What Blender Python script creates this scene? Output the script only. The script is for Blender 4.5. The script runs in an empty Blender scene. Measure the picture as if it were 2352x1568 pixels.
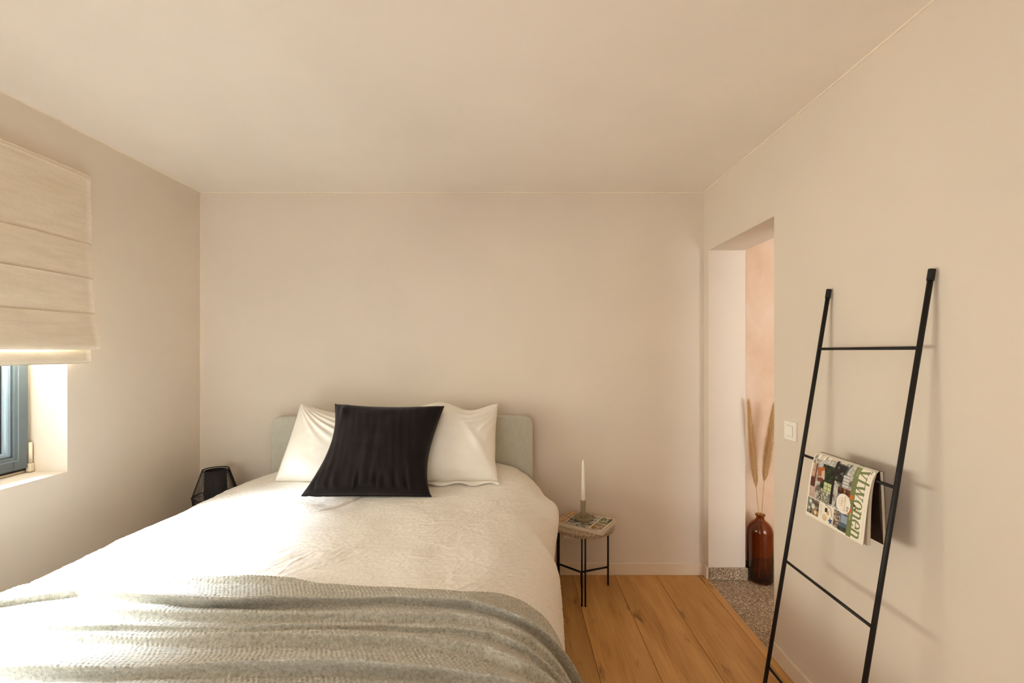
import bpy, bmesh, math, random
import numpy as np
from mathutils import Vector, Matrix

random.seed(7)
RNG = np.random.default_rng(11)
scene = bpy.context.scene
COL = scene.collection

# ------------------------------------------------------------------ camera, world, lights, exposure
D = 2.922            # distance camera -> headboard wall (wall plane is y = 0)
CH = 1.43            # camera height
def yy(Z):           # distance from the camera -> world y
    return Z - D

cam_d = bpy.data.cameras.new('camera')
cam = bpy.data.objects.new('camera', cam_d)
COL.objects.link(cam)
cam.location = (0, -D, CH)
cam.rotation_euler = (math.radians(90), 0, 0)
cam_d.sensor_width = 36.0
cam_d.lens = 16.0
cam_d.shift_x = -4 / 2352
cam_d.shift_y = 23 / 2352
cam_d.clip_start = 0.02
scene.camera = cam

world = bpy.data.worlds.new('world')
scene.world = world
world.use_nodes = True
bg = world.node_tree.nodes['Background']
bg.inputs[0].default_value = (0.95, 0.97, 1.0, 1)
bg.inputs[1].default_value = 1.5

def area(name, loc, target, sx, sy, power, color):
    l = bpy.data.lights.new(name, 'AREA')
    l.shape = 'RECTANGLE'
    l.size = sx
    l.size_y = sy
    l.energy = power
    l.color = color
    o = bpy.data.objects.new(name, l)
    COL.objects.link(o)
    o.location = loc
    d = Vector(target) - Vector(loc)
    o.rotation_euler = d.to_track_quat('-Z', 'Y').to_euler()
    return o

# daylight outside the bedroom window (left wall): low horizon light and steeper sky light; then an added rear fill, then the hallway window
area('window_daylight', (-2.95, yy(1.05), 1.16), (0.9, yy(2.25), 1.08), 2.1, 0.9, 130, (1.0, 0.91, 0.78))
area('window_skylight', (-3.85, yy(0.95), 3.42), (-1.72, yy(1.60), 0.82), 3.0, 1.75, 8000, (0.80, 0.86, 1.0))
area('rear_fill_light', (-1.05, -4.62, 0.95), (-1.0, -1.6, 2.2), 1.8, 1.5, 17, (0.96, 0.98, 1.0))  # added fill from behind the camera to lift ceiling and walls, no known window
area('hallway_daylight', (2.15, -2.85, 0.95), (1.45, -0.40, 1.75), 1.1, 1.4, 30, (0.92, 0.95, 0.97))

scene.view_settings.view_transform = 'Standard'
scene.view_settings.look = 'None'
scene.view_settings.gamma = 1.0
scene.view_settings.use_curve_mapping = False
scene.view_settings.exposure = 0.14
scene.cycles.max_bounces = 14
scene.cycles.diffuse_bounces = 8
scene.cycles.transparent_max_bounces = 16
scene.cycles.transmission_bounces = 12
scene.cycles.caustics_refractive = True

# ------------------------------------------------------------------ helpers
def lin1(c):
    c /= 255.0
    return c / 12.92 if c <= 0.04045 else ((c + 0.055) / 1.055) ** 2.4
def S(r, g, b):
    return (lin1(r), lin1(g), lin1(b), 1.0)

def to_obj(name, me, mat=None, parent=None):
    """links a mesh given in world coordinates; the origin goes to the middle of its base"""
    n = len(me.vertices)
    co = np.empty(n * 3, dtype=np.float32)
    me.vertices.foreach_get('co', co)
    co = co.reshape(-1, 3)
    lo, hi = co.min(0), co.max(0)
    org = np.array([(lo[0] + hi[0]) / 2, (lo[1] + hi[1]) / 2, lo[2]], dtype=np.float32)
    co -= org
    me.vertices.foreach_set('co', co.ravel())
    me.update()
    o = bpy.data.objects.new(name, me)
    COL.objects.link(o)
    o.location = [float(v) for v in org]
    if mat is not None:
        me.materials.append(mat)
    if parent is not None:
        o.parent = parent
        o.matrix_parent_inverse = Matrix.Translation(-world_loc(parent))
    return o

def world_loc(o):
    # location-only transforms are used throughout, so world location is own location for tops and for parts
    return Vector(o.location)

def from_bm(name, bm, mat=None, parent=None, smooth=False):
    me = bpy.data.meshes.new(name)
    bm.normal_update()
    bm.to_mesh(me)
    bm.free()
    if smooth:
        for p in me.polygons:
            p.use_smooth = True
    return to_obj(name, me, mat, parent)

def from_np(name, V, F, mat=None, parent=None, smooth=True, colors=None):
    me = bpy.data.meshes.new(name)
    V = np.asarray(V, dtype=np.float32)
    F = np.asarray(F, dtype=np.int32)
    k = F.shape[1]
    me.vertices.add(len(V))
    me.vertices.foreach_set('co', V.ravel())
    me.loops.add(F.size)
    me.loops.foreach_set('vertex_index', F.ravel())
    me.polygons.add(len(F))
    me.polygons.foreach_set('loop_start', np.arange(0, F.size, k, dtype=np.int32))
    me.polygons.foreach_set('use_smooth', np.full(len(F), smooth, dtype=bool))
    if colors is not None:
        at = me.color_attributes.new('print', 'FLOAT_COLOR', 'POINT')
        c4 = np.ones((len(V), 4), dtype=np.float32)
        c4[:, :3] = colors
        at.data.foreach_set('color', c4.ravel())
    me.update(calc_edges=True)
    me.validate()
    return to_obj(name, me, mat, parent)

def grid_faces(nu, nv, wrap_u=False, off=0):
    iu = np.arange(nu if wrap_u else nu - 1)
    iv = np.arange(nv - 1)
    A, B = np.meshgrid(iu, iv, indexing='ij')
    A2 = (A + 1) % nu
    F = np.stack([A * nv + B, A2 * nv + B, A2 * nv + B + 1, A * nv + B + 1], -1).reshape(-1, 4)
    return F + off

def tag(o, label=None, cat=None, group=None, kind=None):
    if label: o['label'] = label
    if cat: o['category'] = cat
    if group: o['group'] = group
    if kind: o['kind'] = kind
    return o

def empty(name, loc):
    o = bpy.data.objects.new(name, None)
    COL.objects.link(o)
    o.location = loc
    o.empty_display_size = 0.05
    return o

def add_box(bm, x0, x1, y0, y1, z0, z1, bevel=0.0, seg=2):
    r = bmesh.ops.create_cube(bm, size=1.0)
    vs = r['verts']
    for v in vs:
        v.co = Vector(((x0 + x1) / 2 + v.co.x * (x1 - x0), (y0 + y1) / 2 + v.co.y * (y1 - y0), (z0 + z1) / 2 + v.co.z * (z1 - z0)))
    if bevel > 0:
        es = list({e for v in vs for e in v.link_edges})
        bmesh.ops.bevel(bm, geom=es, offset=bevel, segments=seg, affect='EDGES', profile=0.5)

def box(name, x0, x1, y0, y1, z0, z1, mat, parent=None, bevel=0.0, seg=2):
    bm = bmesh.new()
    add_box(bm, x0, x1, y0, y1, z0, z1, bevel, seg)
    return from_bm(name, bm, mat, parent)

def rod_arrays(p0, p1, r, n=12, caps=True, r2=None):
    p0, p1 = np.array(p0, float), np.array(p1, float)
    d = p1 - p0
    d /= np.linalg.norm(d)
    a = np.cross(d, [0, 0, 1.0]) if abs(d[2]) < 0.9 else np.cross(d, [1.0, 0, 0])
    a /= np.linalg.norm(a)
    b = np.cross(d, a)
    t = np.linspace(0, 2 * math.pi, n, endpoint=False)
    ring = np.cos(t)[:, None] * a + np.sin(t)[:, None] * b
    V = np.concatenate([p0 + ring * r, p1 + ring * (r2 or r)])
    F = [[i, (i + 1) % n, n + (i + 1) % n, n + i] for i in range(n)]
    return V, F

def rod(name, p0, p1, r, mat, parent=None, n=14, r2=None):
    bm = bmesh.new()
    V, F = rod_arrays(p0, p1, r, n, r2=r2)
    vs = [bm.verts.new(v) for v in V]
    for f in F:
        bm.faces.new([vs[i] for i in f])
    bm.faces.new(vs[:n][::-1])
    bm.faces.new(vs[n:])
    o = from_bm(name, bm, mat, parent)
    for p in o.data.polygons:
        p.use_smooth = len(p.vertices) == 4
    return o

def lathe(name, prof, cx, cy, mat, parent=None, n=48, smooth=True, closed=False):
    """prof: list of (radius, z)"""
    prof = np.array(prof, float)
    t = np.linspace(0, 2 * math.pi, n, endpoint=False)
    X = cx + np.cos(t)[:, None] * prof[None, :, 0]
    Y = cy + np.sin(t)[:, None] * prof[None, :, 0]
    Z = np.repeat(prof[None, :, 1], n, 0)
    V = np.stack([X, Y, Z], -1).reshape(-1, 3)
    F = grid_faces(n, len(prof), wrap_u=True)
    o = from_np(name, V, F, mat, parent, smooth)
    bm = bmesh.new()
    bm.from_mesh(o.data)
    bmesh.ops.remove_doubles(bm, verts=bm.verts, dist=1e-6)
    bmesh.ops.recalc_face_normals(bm, faces=bm.faces)
    bm.to_mesh(o.data)
    bm.free()
    return o

def polytube(pts, rad, n=8):
    """open tube through pts -> V, F"""
    pts = np.array(pts, float)
    rad = np.broadcast_to(np.asarray(rad, float), (len(pts),))
    T = np.gradient(pts, axis=0)
    T /= np.linalg.norm(T, axis=1)[:, None]
    ref = np.eye(3)[np.argmin(np.abs(T).max(0))]
    A = np.cross(T, ref)
    A /= np.linalg.norm(A, axis=1)[:, None]
    B = np.cross(T, A)
    t = np.linspace(0, 2 * math.pi, n, endpoint=False)
    V = pts[None] + rad[None, :, None] * (np.cos(t)[:, None, None] * A[None] + np.sin(t)[:, None, None] * B[None])
    return V.reshape(-1, 3), grid_faces(n, len(pts), wrap_u=True)

def join_parts(parts):
    Vs, Fs, off = [], [], 0
    for V, F in parts:
        V = np.asarray(V)
        Vs.append(V)
        Fs.append(np.asarray(F) + off)
        off += len(V)
    return np.concatenate(Vs), np.concatenate(Fs)

# ---- numpy gradient noise
_perm = RNG.permutation(256)
_perm = np.concatenate([_perm, _perm, _perm])
_grad = RNG.uniform(0, 2 * math.pi, 256)
def pnoise(x, y):
    x = np.asarray(x, float); y = np.asarray(y, float)
    xi = np.floor(x).astype(int); yi = np.floor(y).astype(int)
    xf = x - xi; yf = y - yi
    xi &= 255; yi &= 255
    def g(ix, iy, dx, dy):
        a = _grad[_perm[_perm[ix & 255] + (iy & 255)] & 255]
        return np.cos(a) * dx + np.sin(a) * dy
    u = xf * xf * xf * (xf * (xf * 6 - 15) + 10)
    v = yf * yf * yf * (yf * (yf * 6 - 15) + 10)
    n00 = g(xi, yi, xf, yf); n10 = g(xi + 1, yi, xf - 1, yf)
    n01 = g(xi, yi + 1, xf, yf - 1); n11 = g(xi + 1, yi + 1, xf - 1, yf - 1)
    return ((n00 * (1 - u) + n10 * u) * (1 - v) + (n01 * (1 - u) + n11 * u) * v) * 1.5
def fbm(x, y, o=3):
    s = 0; a = 1.0
    for i in range(o):
        s = s + a * pnoise(x * 2 ** i + 17.3 * i, y * 2 ** i + 5.1 * i)
        a *= 0.5
    return s
def sstep(a, b, x):
    t = np.clip((x - a) / (b - a), 0, 1)
    return t * t * (3 - 2 * t)

# ------------------------------------------------------------------ materials
def new_mat(name):
    m = bpy.data.materials.new(name)
    m.use_nodes = True
    nt = m.node_tree
    return m, nt, nt.nodes['Principled BSDF']

def nd(nt, t, **kw):
    n = nt.nodes.new(t)
    for k, v in kw.items():
        setattr(n, k, v)
    return n

def coords(nt, scale=(1, 1, 1)):
    tc = nd(nt, 'ShaderNodeNewGeometry')
    mp = nd(nt, 'ShaderNodeMapping')
    mp.inputs['Scale'].default_value = scale
    nt.links.new(tc.outputs['Position'], mp.inputs['Vector'])
    return mp.outputs['Vector']

def ramp(nt, fac, stops):
    r = nd(nt, 'ShaderNodeValToRGB')
    cr = r.color_ramp
    while len(cr.elements) < len(stops):
        cr.elements.new(0.5)
    for e, (p, c) in zip(cr.elements, stops):
        e.position = p
        e.color = c
    nt.links.new(fac, r.inputs[0])
    return r.outputs[0]

def noise(nt, vec, scale, detail=3, rough=0.5):
    n = nd(nt, 'ShaderNodeTexNoise')
    n.inputs['Scale'].default_value = scale
    n.inputs['Detail'].default_value = detail
    n.inputs['Roughness'].default_value = rough
    nt.links.new(vec, n.inputs['Vector'])
    return n.outputs[0]

def bump(nt, bsdf, h, strength=0.2, dist=0.01, prev=None):
    b = nd(nt, 'ShaderNodeBump')
    b.inputs['Strength'].default_value = strength
    b.inputs['Distance'].default_value = dist
    nt.links.new(h, b.inputs['Height'])
    if prev is not None:
        nt.links.new(prev, b.inputs['Normal'])
    nt.links.new(b.outputs[0], bsdf.inputs['Normal'])
    return b.outputs[0]

def plain(name, c, rough=0.6, metal=0.0, spec=None, vary=0.06, vscale=25):
    m, nt, b = new_mat(name)
    v = coords(nt)
    f = noise(nt, v, vscale, 3)
    lo = tuple(x * (1 - vary) for x in c[:3]) + (1,)
    hi = tuple(min(1, x * (1 + vary)) for x in c[:3]) + (1,)
    nt.links.new(ramp(nt, f, [(0.3, lo), (0.7, hi)]), b.inputs['Base Color'])
    b.inputs['Roughness'].default_value = rough
    b.inputs['Metallic'].default_value = metal
    if spec is not None:
        b.inputs['Specular IOR Level'].default_value = spec
    return m

def paint(name, c, rough=0.85, bs=0.05):
    m, nt, b = new_mat(name)
    v = coords(nt)
    f = noise(nt, v, 1.7, 4)
    lo = tuple(x * 0.975 for x in c[:3]) + (1,)
    hi = tuple(min(1, x * 1.02) for x in c[:3]) + (1,)
    nt.links.new(ramp(nt, f, [(0.35, lo), (0.65, hi)]), b.inputs['Base Color'])
    b.inputs['Roughness'].default_value = rough
    b.inputs['Specular IOR Level'].default_value = 0.25
    bump(nt, b, noise(nt, v, 220, 2), bs, 0.002)
    return m

def fabric(name, c, c2, scale=400, rough=0.95, bs=0.3, bd=0.001, sheen=0.2, coarse=8, axis=(1, 1, 1)):
    m, nt, b = new_mat(name)
    v = coords(nt, axis)
    f = noise(nt, v, scale, 2)
    g = noise(nt, v, coarse, 4)
    mx = nd(nt, 'ShaderNodeMath', operation='ADD')
    nt.links.new(f, mx.inputs[0]); nt.links.new(g, mx.inputs[1])
    hf = nd(nt, 'ShaderNodeMath', operation='MULTIPLY')
    nt.links.new(mx.outputs[0], hf.inputs[0]); hf.inputs[1].default_value = 0.5
    nt.links.new(ramp(nt, hf.outputs[0], [(0.35, c2), (0.65, c)]), b.inputs['Base Color'])
    b.inputs['Roughness'].default_value = rough
    b.inputs['Specular IOR Level'].default_value = 0.15
    b.inputs['Sheen Weight'].default_value = sheen
    bump(nt, b, f, bs, bd)
    return m

WALL_C = S(223, 212, 197)
M_wall = paint('wall_paint', WALL_C)
M_ceil = paint('ceiling_paint', S(240, 233, 223))
M_caulk = paint('caulk_line', S(238, 228, 210))
M_base = paint('baseboard_paint', S(228, 214, 193), 0.5, 0.02)
M_reveal = M_wall
M_white_plastic = plain('white_plastic', S(246, 242, 232), 0.35, vary=0.02)
M_black_metal = plain('black_powder_coat', S(24, 21, 19), 0.5, 0.3, vary=0.15, vscale=300)
M_black_cap = plain('black_rubber', S(16, 15, 14), 0.7)
M_cord = plain('black_cord', S(30, 26, 25), 0.6, vary=0.2, vscale=400)

def wood_floor():
    m, nt, b = new_mat('oak_planks')
    oi = nd(nt, 'ShaderNodeObjectInfo')
    geo = nd(nt, 'ShaderNodeNewGeometry')
    # shift each plank by its own random number
    sh = nd(nt, 'ShaderNodeVectorMath', operation='ADD')
    mul = nd(nt, 'ShaderNodeVectorMath', operation='SCALE')
    cmb = nd(nt, 'ShaderNodeCombineXYZ')
    nt.links.new(oi.outputs['Random'], cmb.inputs[1]); nt.links.new(oi.outputs['Random'], cmb.inputs[2])
    nt.links.new(cmb.outputs[0], mul.inputs[0]); mul.inputs['Scale'].default_value = 37.0
    nt.links.new(geo.outputs['Position'], sh.inputs[0]); nt.links.new(mul.outputs[0], sh.inputs[1])
    mp = nd(nt, 'ShaderNodeMapping'); mp.inputs['Scale'].default_value = (9, 1.15, 4)
    nt.links.new(sh.outputs[0], mp.inputs['Vector'])
    big = noise(nt, mp.outputs[0], 1.1, 5, 0.6)
    mp2 = nd(nt, 'ShaderNodeMapping'); mp2.inputs['Scale'].default_value = (160, 4.0, 1)
    nt.links.new(sh.outputs[0], mp2.inputs['Vector'])
    fine = noise(nt, mp2.outputs[0], 1.0, 4, 0.6)
    mix = nd(nt, 'ShaderNodeMix', data_type='FLOAT')
    mix.inputs[0].default_value = 0.38
    nt.links.new(big, mix.inputs[2]); nt.links.new(fine, mix.inputs[3])
    colr = ramp(nt, mix.outputs[0], [(0.30, S(146, 100, 50)), (0.45, S(184, 136, 78)), (0.56, S(196, 149, 90)), (0.72, S(210, 166, 106))])
    # knots and dark mineral streaks
    mp3 = nd(nt, 'ShaderNodeMapping'); mp3.inputs['Scale'].default_value = (5.5, 1.5, 1)
    nt.links.new(sh.outputs[0], mp3.inputs['Vector'])
    kn = noise(nt, mp3.outputs[0], 1.7, 5, 0.65)
    km = ramp(nt, kn, [(0.61, (0, 0, 0, 1)), (0.72, (0.85, 0.85, 0.85, 1))])
    mc = nd(nt, 'ShaderNodeMix', data_type='RGBA')
    nt.links.new(km, mc.inputs[0]); nt.links.new(colr, mc.inputs[6])
    mc.inputs[7].default_value = S(96, 60, 30)
    # whole plank a little lighter or darker
    hv = nd(nt, 'ShaderNodeHueSaturation')
    vr = nd(nt, 'ShaderNodeMapRange')
    vr.inputs[3].default_value = 0.86; vr.inputs[4].default_value = 1.12
    nt.links.new(oi.outputs['Random'], vr.inputs[0])
    nt.links.new(vr.outputs[0], hv.inputs['Value'])
    nt.links.new(mc.outputs[2], hv.inputs['Color'])
    nt.links.new(hv.outputs[0], b.inputs['Base Color'])
    b.inputs['Roughness'].default_value = 0.48
    b.inputs['Specular IOR Level'].default_value = 0.35
    bump(nt, b, fine, 0.12, 0.002)
    return m
M_oak = wood_floor()
M_gap = plain('plank_gap', S(70, 46, 24), 0.9)

def terrazzo(name, scale=130):
    m, nt, b = new_mat(name)
    v = coords(nt)
    vo = nd(nt, 'ShaderNodeTexVoronoi'); vo.inputs['Scale'].default_value = scale
    nt.links.new(v, vo.inputs['Vector'])
    bw = nd(nt, 'ShaderNodeSeparateColor')
    nt.links.new(vo.outputs['Color'], bw.inputs[0])
    c = ramp(nt, bw.outputs[0], [(0.0, S(52, 40, 30)), (0.18, S(80, 64, 50)), (0.26, S(134, 111, 86)), (0.5, S(156, 132, 105)), (0.8, S(172, 148, 120)), (0.9, S(232, 216, 194))])
    vo2 = nd(nt, 'ShaderNodeTexVoronoi'); vo2.inputs['Scale'].default_value = scale * 2.3
    nt.links.new(v, vo2.inputs['Vector'])
    bw2 = nd(nt, 'ShaderNodeSeparateColor')
    nt.links.new(vo2.outputs['Color'], bw2.inputs[0])
    c2 = ramp(nt, bw2.outputs[1], [(0.0, S(76, 58, 42)), (0.25, S(148, 126, 100)), (0.85, S(172, 150, 122)), (1.0, S(222, 206, 182))])
    mx = nd(nt, 'ShaderNodeMix', data_type='RGBA'); mx.inputs[0].default_value = 0.3
    nt.links.new(c, mx.inputs[6]); nt.links.new(c2, mx.inputs[7])
    nt.links.new(mx.outputs[2], b.inputs['Base Color'])
    b.inputs['Roughness'].default_value = 0.5
    return m
M_terrazzo = terrazzo('terrazzo', 190)
M_terrazzo_top = terrazzo('terrazzo_table', 380)
M_grout = plain('grout', S(196, 184, 164), 0.9)

def pink_plaster():
    m, nt, b = new_mat('pink_limewash')
    v = coords(nt, (1, 1, 0.7))
    f = noise(nt, v, 3.2, 6, 0.62)
    c = ramp(nt, f, [(0.3, S(218, 186, 156)), (0.5, S(228, 202, 176)), (0.7, S(234, 214, 194))])
    v2 = coords(nt, (26, 1, 5))
    s = noise(nt, v2, 2.0, 4, 0.7)
    sm = ramp(nt, s, [(0.63, (0, 0, 0, 1)), (0.72, (0.5, 0.5, 0.5, 1))])
    mx = nd(nt, 'ShaderNodeMix', data_type='RGBA')
    nt.links.new(sm, mx.inputs[0]); nt.links.new(c, mx.inputs[6]); mx.inputs[7].default_value = S(212, 172, 138)
    nt.links.new(mx.outputs[2], b.inputs['Base Color'])
    b.inputs['Roughness'].default_value = 0.9
    bump(nt, b, s, 0.1, 0.004)
    return m
M_pink = pink_plaster()

def print_mat(name):
    m, nt, b = new_mat(name)
    a = nd(nt, 'ShaderNodeAttribute'); a.attribute_name = 'print'
    nt.links.new(a.outputs['Color'], b.inputs['Base Color'])
    b.inputs['Roughness'].default_value = 0.42
    b.inputs['Specular IOR Level'].default_value = 0.3
    return m
M_print = print_mat('printed_cover')

def amber():
    m, nt, b = new_mat('amber_glass')
    v = coords(nt)
    f = noise(nt, v, 6, 2)
    nt.links.new(ramp(nt, f, [(0.3, S(182, 118, 30)), (0.7, S(192, 128, 36))]), b.inputs['Base Color'])
    b.inputs['Roughness'].default_value = 0.02
    b.inputs['IOR'].default_value = 1.48
    b.inputs['Transmission Weight'].default_value = 1.0
    return m
M_amber = amber()

def pane_mat():
    m, nt, b = new_mat('window_glass')
    nt.nodes.remove(b)
    out = nt.nodes['Material Output']
    tr = nd(nt, 'ShaderNodeBsdfTransparent'); tr.inputs[0].default_value = (0.94, 0.97, 0.96, 1)
    gl = nd(nt, 'ShaderNodeBsdfGlossy'); gl.inputs['Roughness'].default_value = 0.01
    fr = nd(nt, 'ShaderNodeFresnel'); fr.inputs[0].default_value = 1.45
    mx = nd(nt, 'ShaderNodeMixShader')
    nt.links.new(fr.outputs[0], mx.inputs[0]); nt.links.new(tr.outputs[0], mx.inputs[1]); nt.links.new(gl.outputs[0], mx.inputs[2])
    nt.links.new(mx.outputs[0], out.inputs[0])
    return m
M_pane = pane_mat()

# ------------------------------------------------------------------ room shell
XL, XR, ZC = -2.011, 1.222, 2.451
YB, YR = 0.0, -4.40                      # headboard wall, wall behind the camera
WT = 0.232                               # thickness of the right wall
HX = 3.0                                 # far side of the hallway
DOOR0, DOOR1, DOORH = yy(2.136), yy(2.857), 2.065
WIN0, WIN1, SILL, WTOP = yy(0.30), yy(2.05), 0.889, 2.16

def struct(o):
    o['kind'] = 'structure'
    return o

bm = bmesh.new()
add_box(bm, XL - 0.34, XR + WT, YB, YB + 0.12, -0.1, ZC + 0.1)
struct(from_bm('wall_back', bm, M_wall))
bm = bmesh.new()                          # left wall with the window opening
add_box(bm, XL - 0.34, XL, YR, WIN0, -0.1, ZC + 0.1)
add_box(bm, XL - 0.34, XL, WIN1, YB, -0.1, ZC + 0.1)
add_box(bm, XL - 0.34, XL, WIN0, WIN1, -0.1, SILL)
add_box(bm, XL - 0.34, XL, WIN0, WIN1, WTOP, ZC + 0.1)
struct(from_bm('wall_left', bm, M_wall))
bm = bmesh.new()                          # right wall with the doorway
add_box(bm, XR, XR + WT, YR, DOOR0, -0.1, ZC + 0.1)
add_box(bm, XR, XR + WT, DOOR1, YB + 0.03, -0.1, ZC + 0.1)
add_box(bm, XR, XR + WT, DOOR0, DOOR1, DOORH, ZC + 0.1)
struct(from_bm('wall_right', bm, M_wall))
bm = bmesh.new()                          # wall behind the camera; opening added to let the rear fill light in
RW0, RW1, RZ0, RZ1 = -1.95, -0.15, 0.5, 2.3
add_box(bm, XL - 0.34, RW0, YR - 0.12, YR, -0.1, ZC + 0.1)
add_box(bm, RW1, XR + WT, YR - 0.12, YR, -0.1, ZC + 0.1)
add_box(bm, RW0, RW1, YR - 0.12, YR, -0.1, RZ0)
add_box(bm, RW0, RW1, YR - 0.12, YR, RZ1, ZC + 0.1)
struct(from_bm('wall_front', bm, M_wall))
struct(box('ceiling', XL - 0.34, XR + WT, YR - 0.12, YB + 0.12, ZC, ZC + 0.1, M_ceil))

# fine light joint lines where ceiling and walls meet, and in the corner by the window
struct(box('trim_1', XL, XR, -0.006, 0.0, ZC - 0.006, ZC, M_caulk))
struct(box('trim_2', XL, XL + 0.006, YR, -0.006, ZC - 0.006, ZC, M_caulk))
struct(box('trim_3', XR - 0.006, XR, YR, -0.006, ZC - 0.006, ZC, M_caulk))
struct(box('trim_4', XL, XL + 0.004, -0.004, 0.0, 0.0, ZC - 0.006, M_caulk))

# oak plank floor: slab + one board per plank
floor = struct(box('floor', XL, XR, YR, YB, -0.1, -0.012, M_gap))
pw = 0.267
edges = [XR, 1.177]
while edges[-1] - pw > XL:
    edges.append(edges[-1] - pw)
edges.append(XL)
for a, b2 in zip(edges[1:], edges[:-1]):
    box('plank', a + 0.0009, b2 - 0.0009, YR, YB, -0.012, 0.0, M_oak, floor, bevel=0.0012, seg=1)

# baseboards
BH, BT = 0.076, 0.013
struct(box('baseboard_back', XL, XR, YB - BT, YB, 0, BH, M_base, bevel=0.002, seg=1))
struct(box('baseboard_right', XR - BT, XR, YR, DOOR0, 0, BH, M_base, bevel=0.002, seg=1))
struct(box('baseboard_right', XR - BT, XR, DOOR1, YB - BT - 0.001, 0, BH, M_base, bevel=0.002, seg=1))
struct(box('baseboard_left', XL, XL + BT, YR, YB - BT - 0.001, 0, BH, M_base, bevel=0.002, seg=1))

# hallway beyond the doorway
HYB = yy(2.952)
fh = struct(box('floor_hallway', XR, HX, -2.6, HYB, -0.1, -0.002, M_grout))
ty = [yy(2.857) - 0.302 * k for k in range(0, 9)]
ty = [HYB] + ty
tx = [XR + 0.001, 1.823, 2.425, HX]
for i in range(len(ty) - 1):
    for j in range(3):
        box('terrazzo_tile', tx[j] + 0.0015, tx[j + 1] - 0.0015, max(ty[i + 1], -2.6) + 0.0015, ty[i] - 0.0015, -0.012, -0.0005, M_terrazzo, fh)
struct(box('wall_hallway', XR + WT, HX, HYB, HYB + 0.1, -0.1, ZC + 0.1, M_pink))
struct(box('ceiling_hallway', XR + WT, HX, -2.6, HYB, ZC, ZC + 0.1, M_ceil))
M_hall = paint('hallway_paint', S(226, 206, 178))
struct(box('wall_hallway_side', HX, HX + 0.1, -2.7, HYB + 0.1, -0.1, ZC + 0.1, M_hall))
bm = bmesh.new()                          # end wall of the hallway with its window opening
add_box(bm, XR + WT, 1.60, -2.7, -2.6, -0.1, ZC + 0.1)
add_box(bm, 2.72, HX, -2.7, -2.6, -0.1, ZC + 0.1)
add_box(bm, 1.60, 2.72, -2.7, -2.6, -0.1, 0.5)
add_box(bm, 1.60, 2.72, -2.7, -2.6, 2.2, ZC + 0.1)
struct(from_bm('wall_hallway_front', bm, M_hall))
# terrazzo skirting: on the door jamb, returning along the pink wall
struct(box('baseboard_hallway', XR + 0.003, XR + WT + 0.012, DOOR1 - 0.013, DOOR1, 0, BH, M_terrazzo, bevel=0.002, seg=1))
struct(box('baseboard_hallway', XR + WT, HX, HYB - 0.013, HYB, 0, BH, M_terrazzo, bevel=0.002, seg=1))

# ------------------------------------------------------------------ window
M_sash = plain('grey_sash_paint', S(82, 92, 96), 0.45, vary=0.03)
M_bead = plain('pale_glazing_bead', S(120, 136, 148), 0.4, vary=0.03)
M_cream = plain('cream_frame', S(226, 214, 190), 0.45, vary=0.03)
M_gasket = plain('dark_gasket', S(30, 28, 25), 0.8)
XW = -2.172
win = empty('window_1', (XW - 0.03, (WIN0 + WIN1) / 2, SILL))
win['kind'] = 'structure'
def frame_ring(name, x0, x1, y0, y1, z0, z1, w, mat, parent, bevel=0.003):
    bm = bmesh.new()
    add_box(bm, x0, x1, y0, y0 + w, z0, z1, bevel, 1)
    add_box(bm, x0, x1, y1 - w, y1, z0, z1, bevel, 1)
    add_box(bm, x0, x1, y0 + w, y1 - w, z0, z0 + w, bevel, 1)
    add_box(bm, x0, x1, y0 + w, y1 - w, z1 - w, z1, bevel, 1)
    return from_bm(name, bm, mat, parent)
frame_ring('window_frame', XW - 0.075, XW - 0.012, WIN0, WIN1, SILL, WTOP, 0.020, M_cream, win)
frame_ring('frame_gasket', XW - 0.030, XW - 0.004, WIN0 + 0.010, WIN1 - 0.010, SILL + 0.012, WTOP - 0.01, 0.012, M_gasket, win, 0.001)
sy0, sy1, sz0, sz1 = WIN0 + 0.016, WIN1 - 0.016, SILL + 0.022, WTOP - 0.016
frame_ring('sash', XW - 0.066, XW + 0.004, sy0, sy1, sz0, sz1, 0.060, M_sash, win, 0.003)
frame_ring('sash_groove', XW - 0.05, XW + 0.0052, sy0 + 0.041, sy1 - 0.041, sz0 + 0.041, sz1 - 0.041, 0.003, M_bead, win, 0.0005)
frame_ring('glazing_bead', XW - 0.050, XW - 0.006, sy0 + 0.060, sy1 - 0.060, sz0 + 0.060, sz1 - 0.060, 0.020, M_bead, win, 0.004)
frame_ring('glazing_gasket', XW - 0.052, XW - 0.028, sy0 + 0.079, sy1 - 0.079, sz0 + 0.079, sz1 - 0.079, 0.006, M_gasket, win, 0.001)
frame_ring('glass_spacer', XW - 0.046, XW - 0.034, sy0 + 0.083, sy1 - 0.083, sz0 + 0.083, sz1 - 0.083, 0.012, M_cream, win, 0.001)
box('pane', XW - 0.044, XW - 0.038, sy0 + 0.06, sy1 - 0.06, sz0 + 0.06, sz1 - 0.06, M_pane, win)
hg = empty('hinge', (XW, WIN1 - 0.012, SILL + 0.03))
hg.parent = win
hg.matrix_parent_inverse = Matrix.Translation(-Vector(win.location))
rod('hinge_pin', (XW + 0.008, WIN1 - 0.012, SILL + 0.045), (XW + 0.008, WIN1 - 0.012, SILL + 0.135), 0.0065, M_cream, hg)
box('hinge_bracket', XW - 0.006, XW + 0.016, WIN1 - 0.020, WIN1 - 0.002, SILL + 0.004, SILL + 0.042, M_cream, hg, bevel=0.003)

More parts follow.
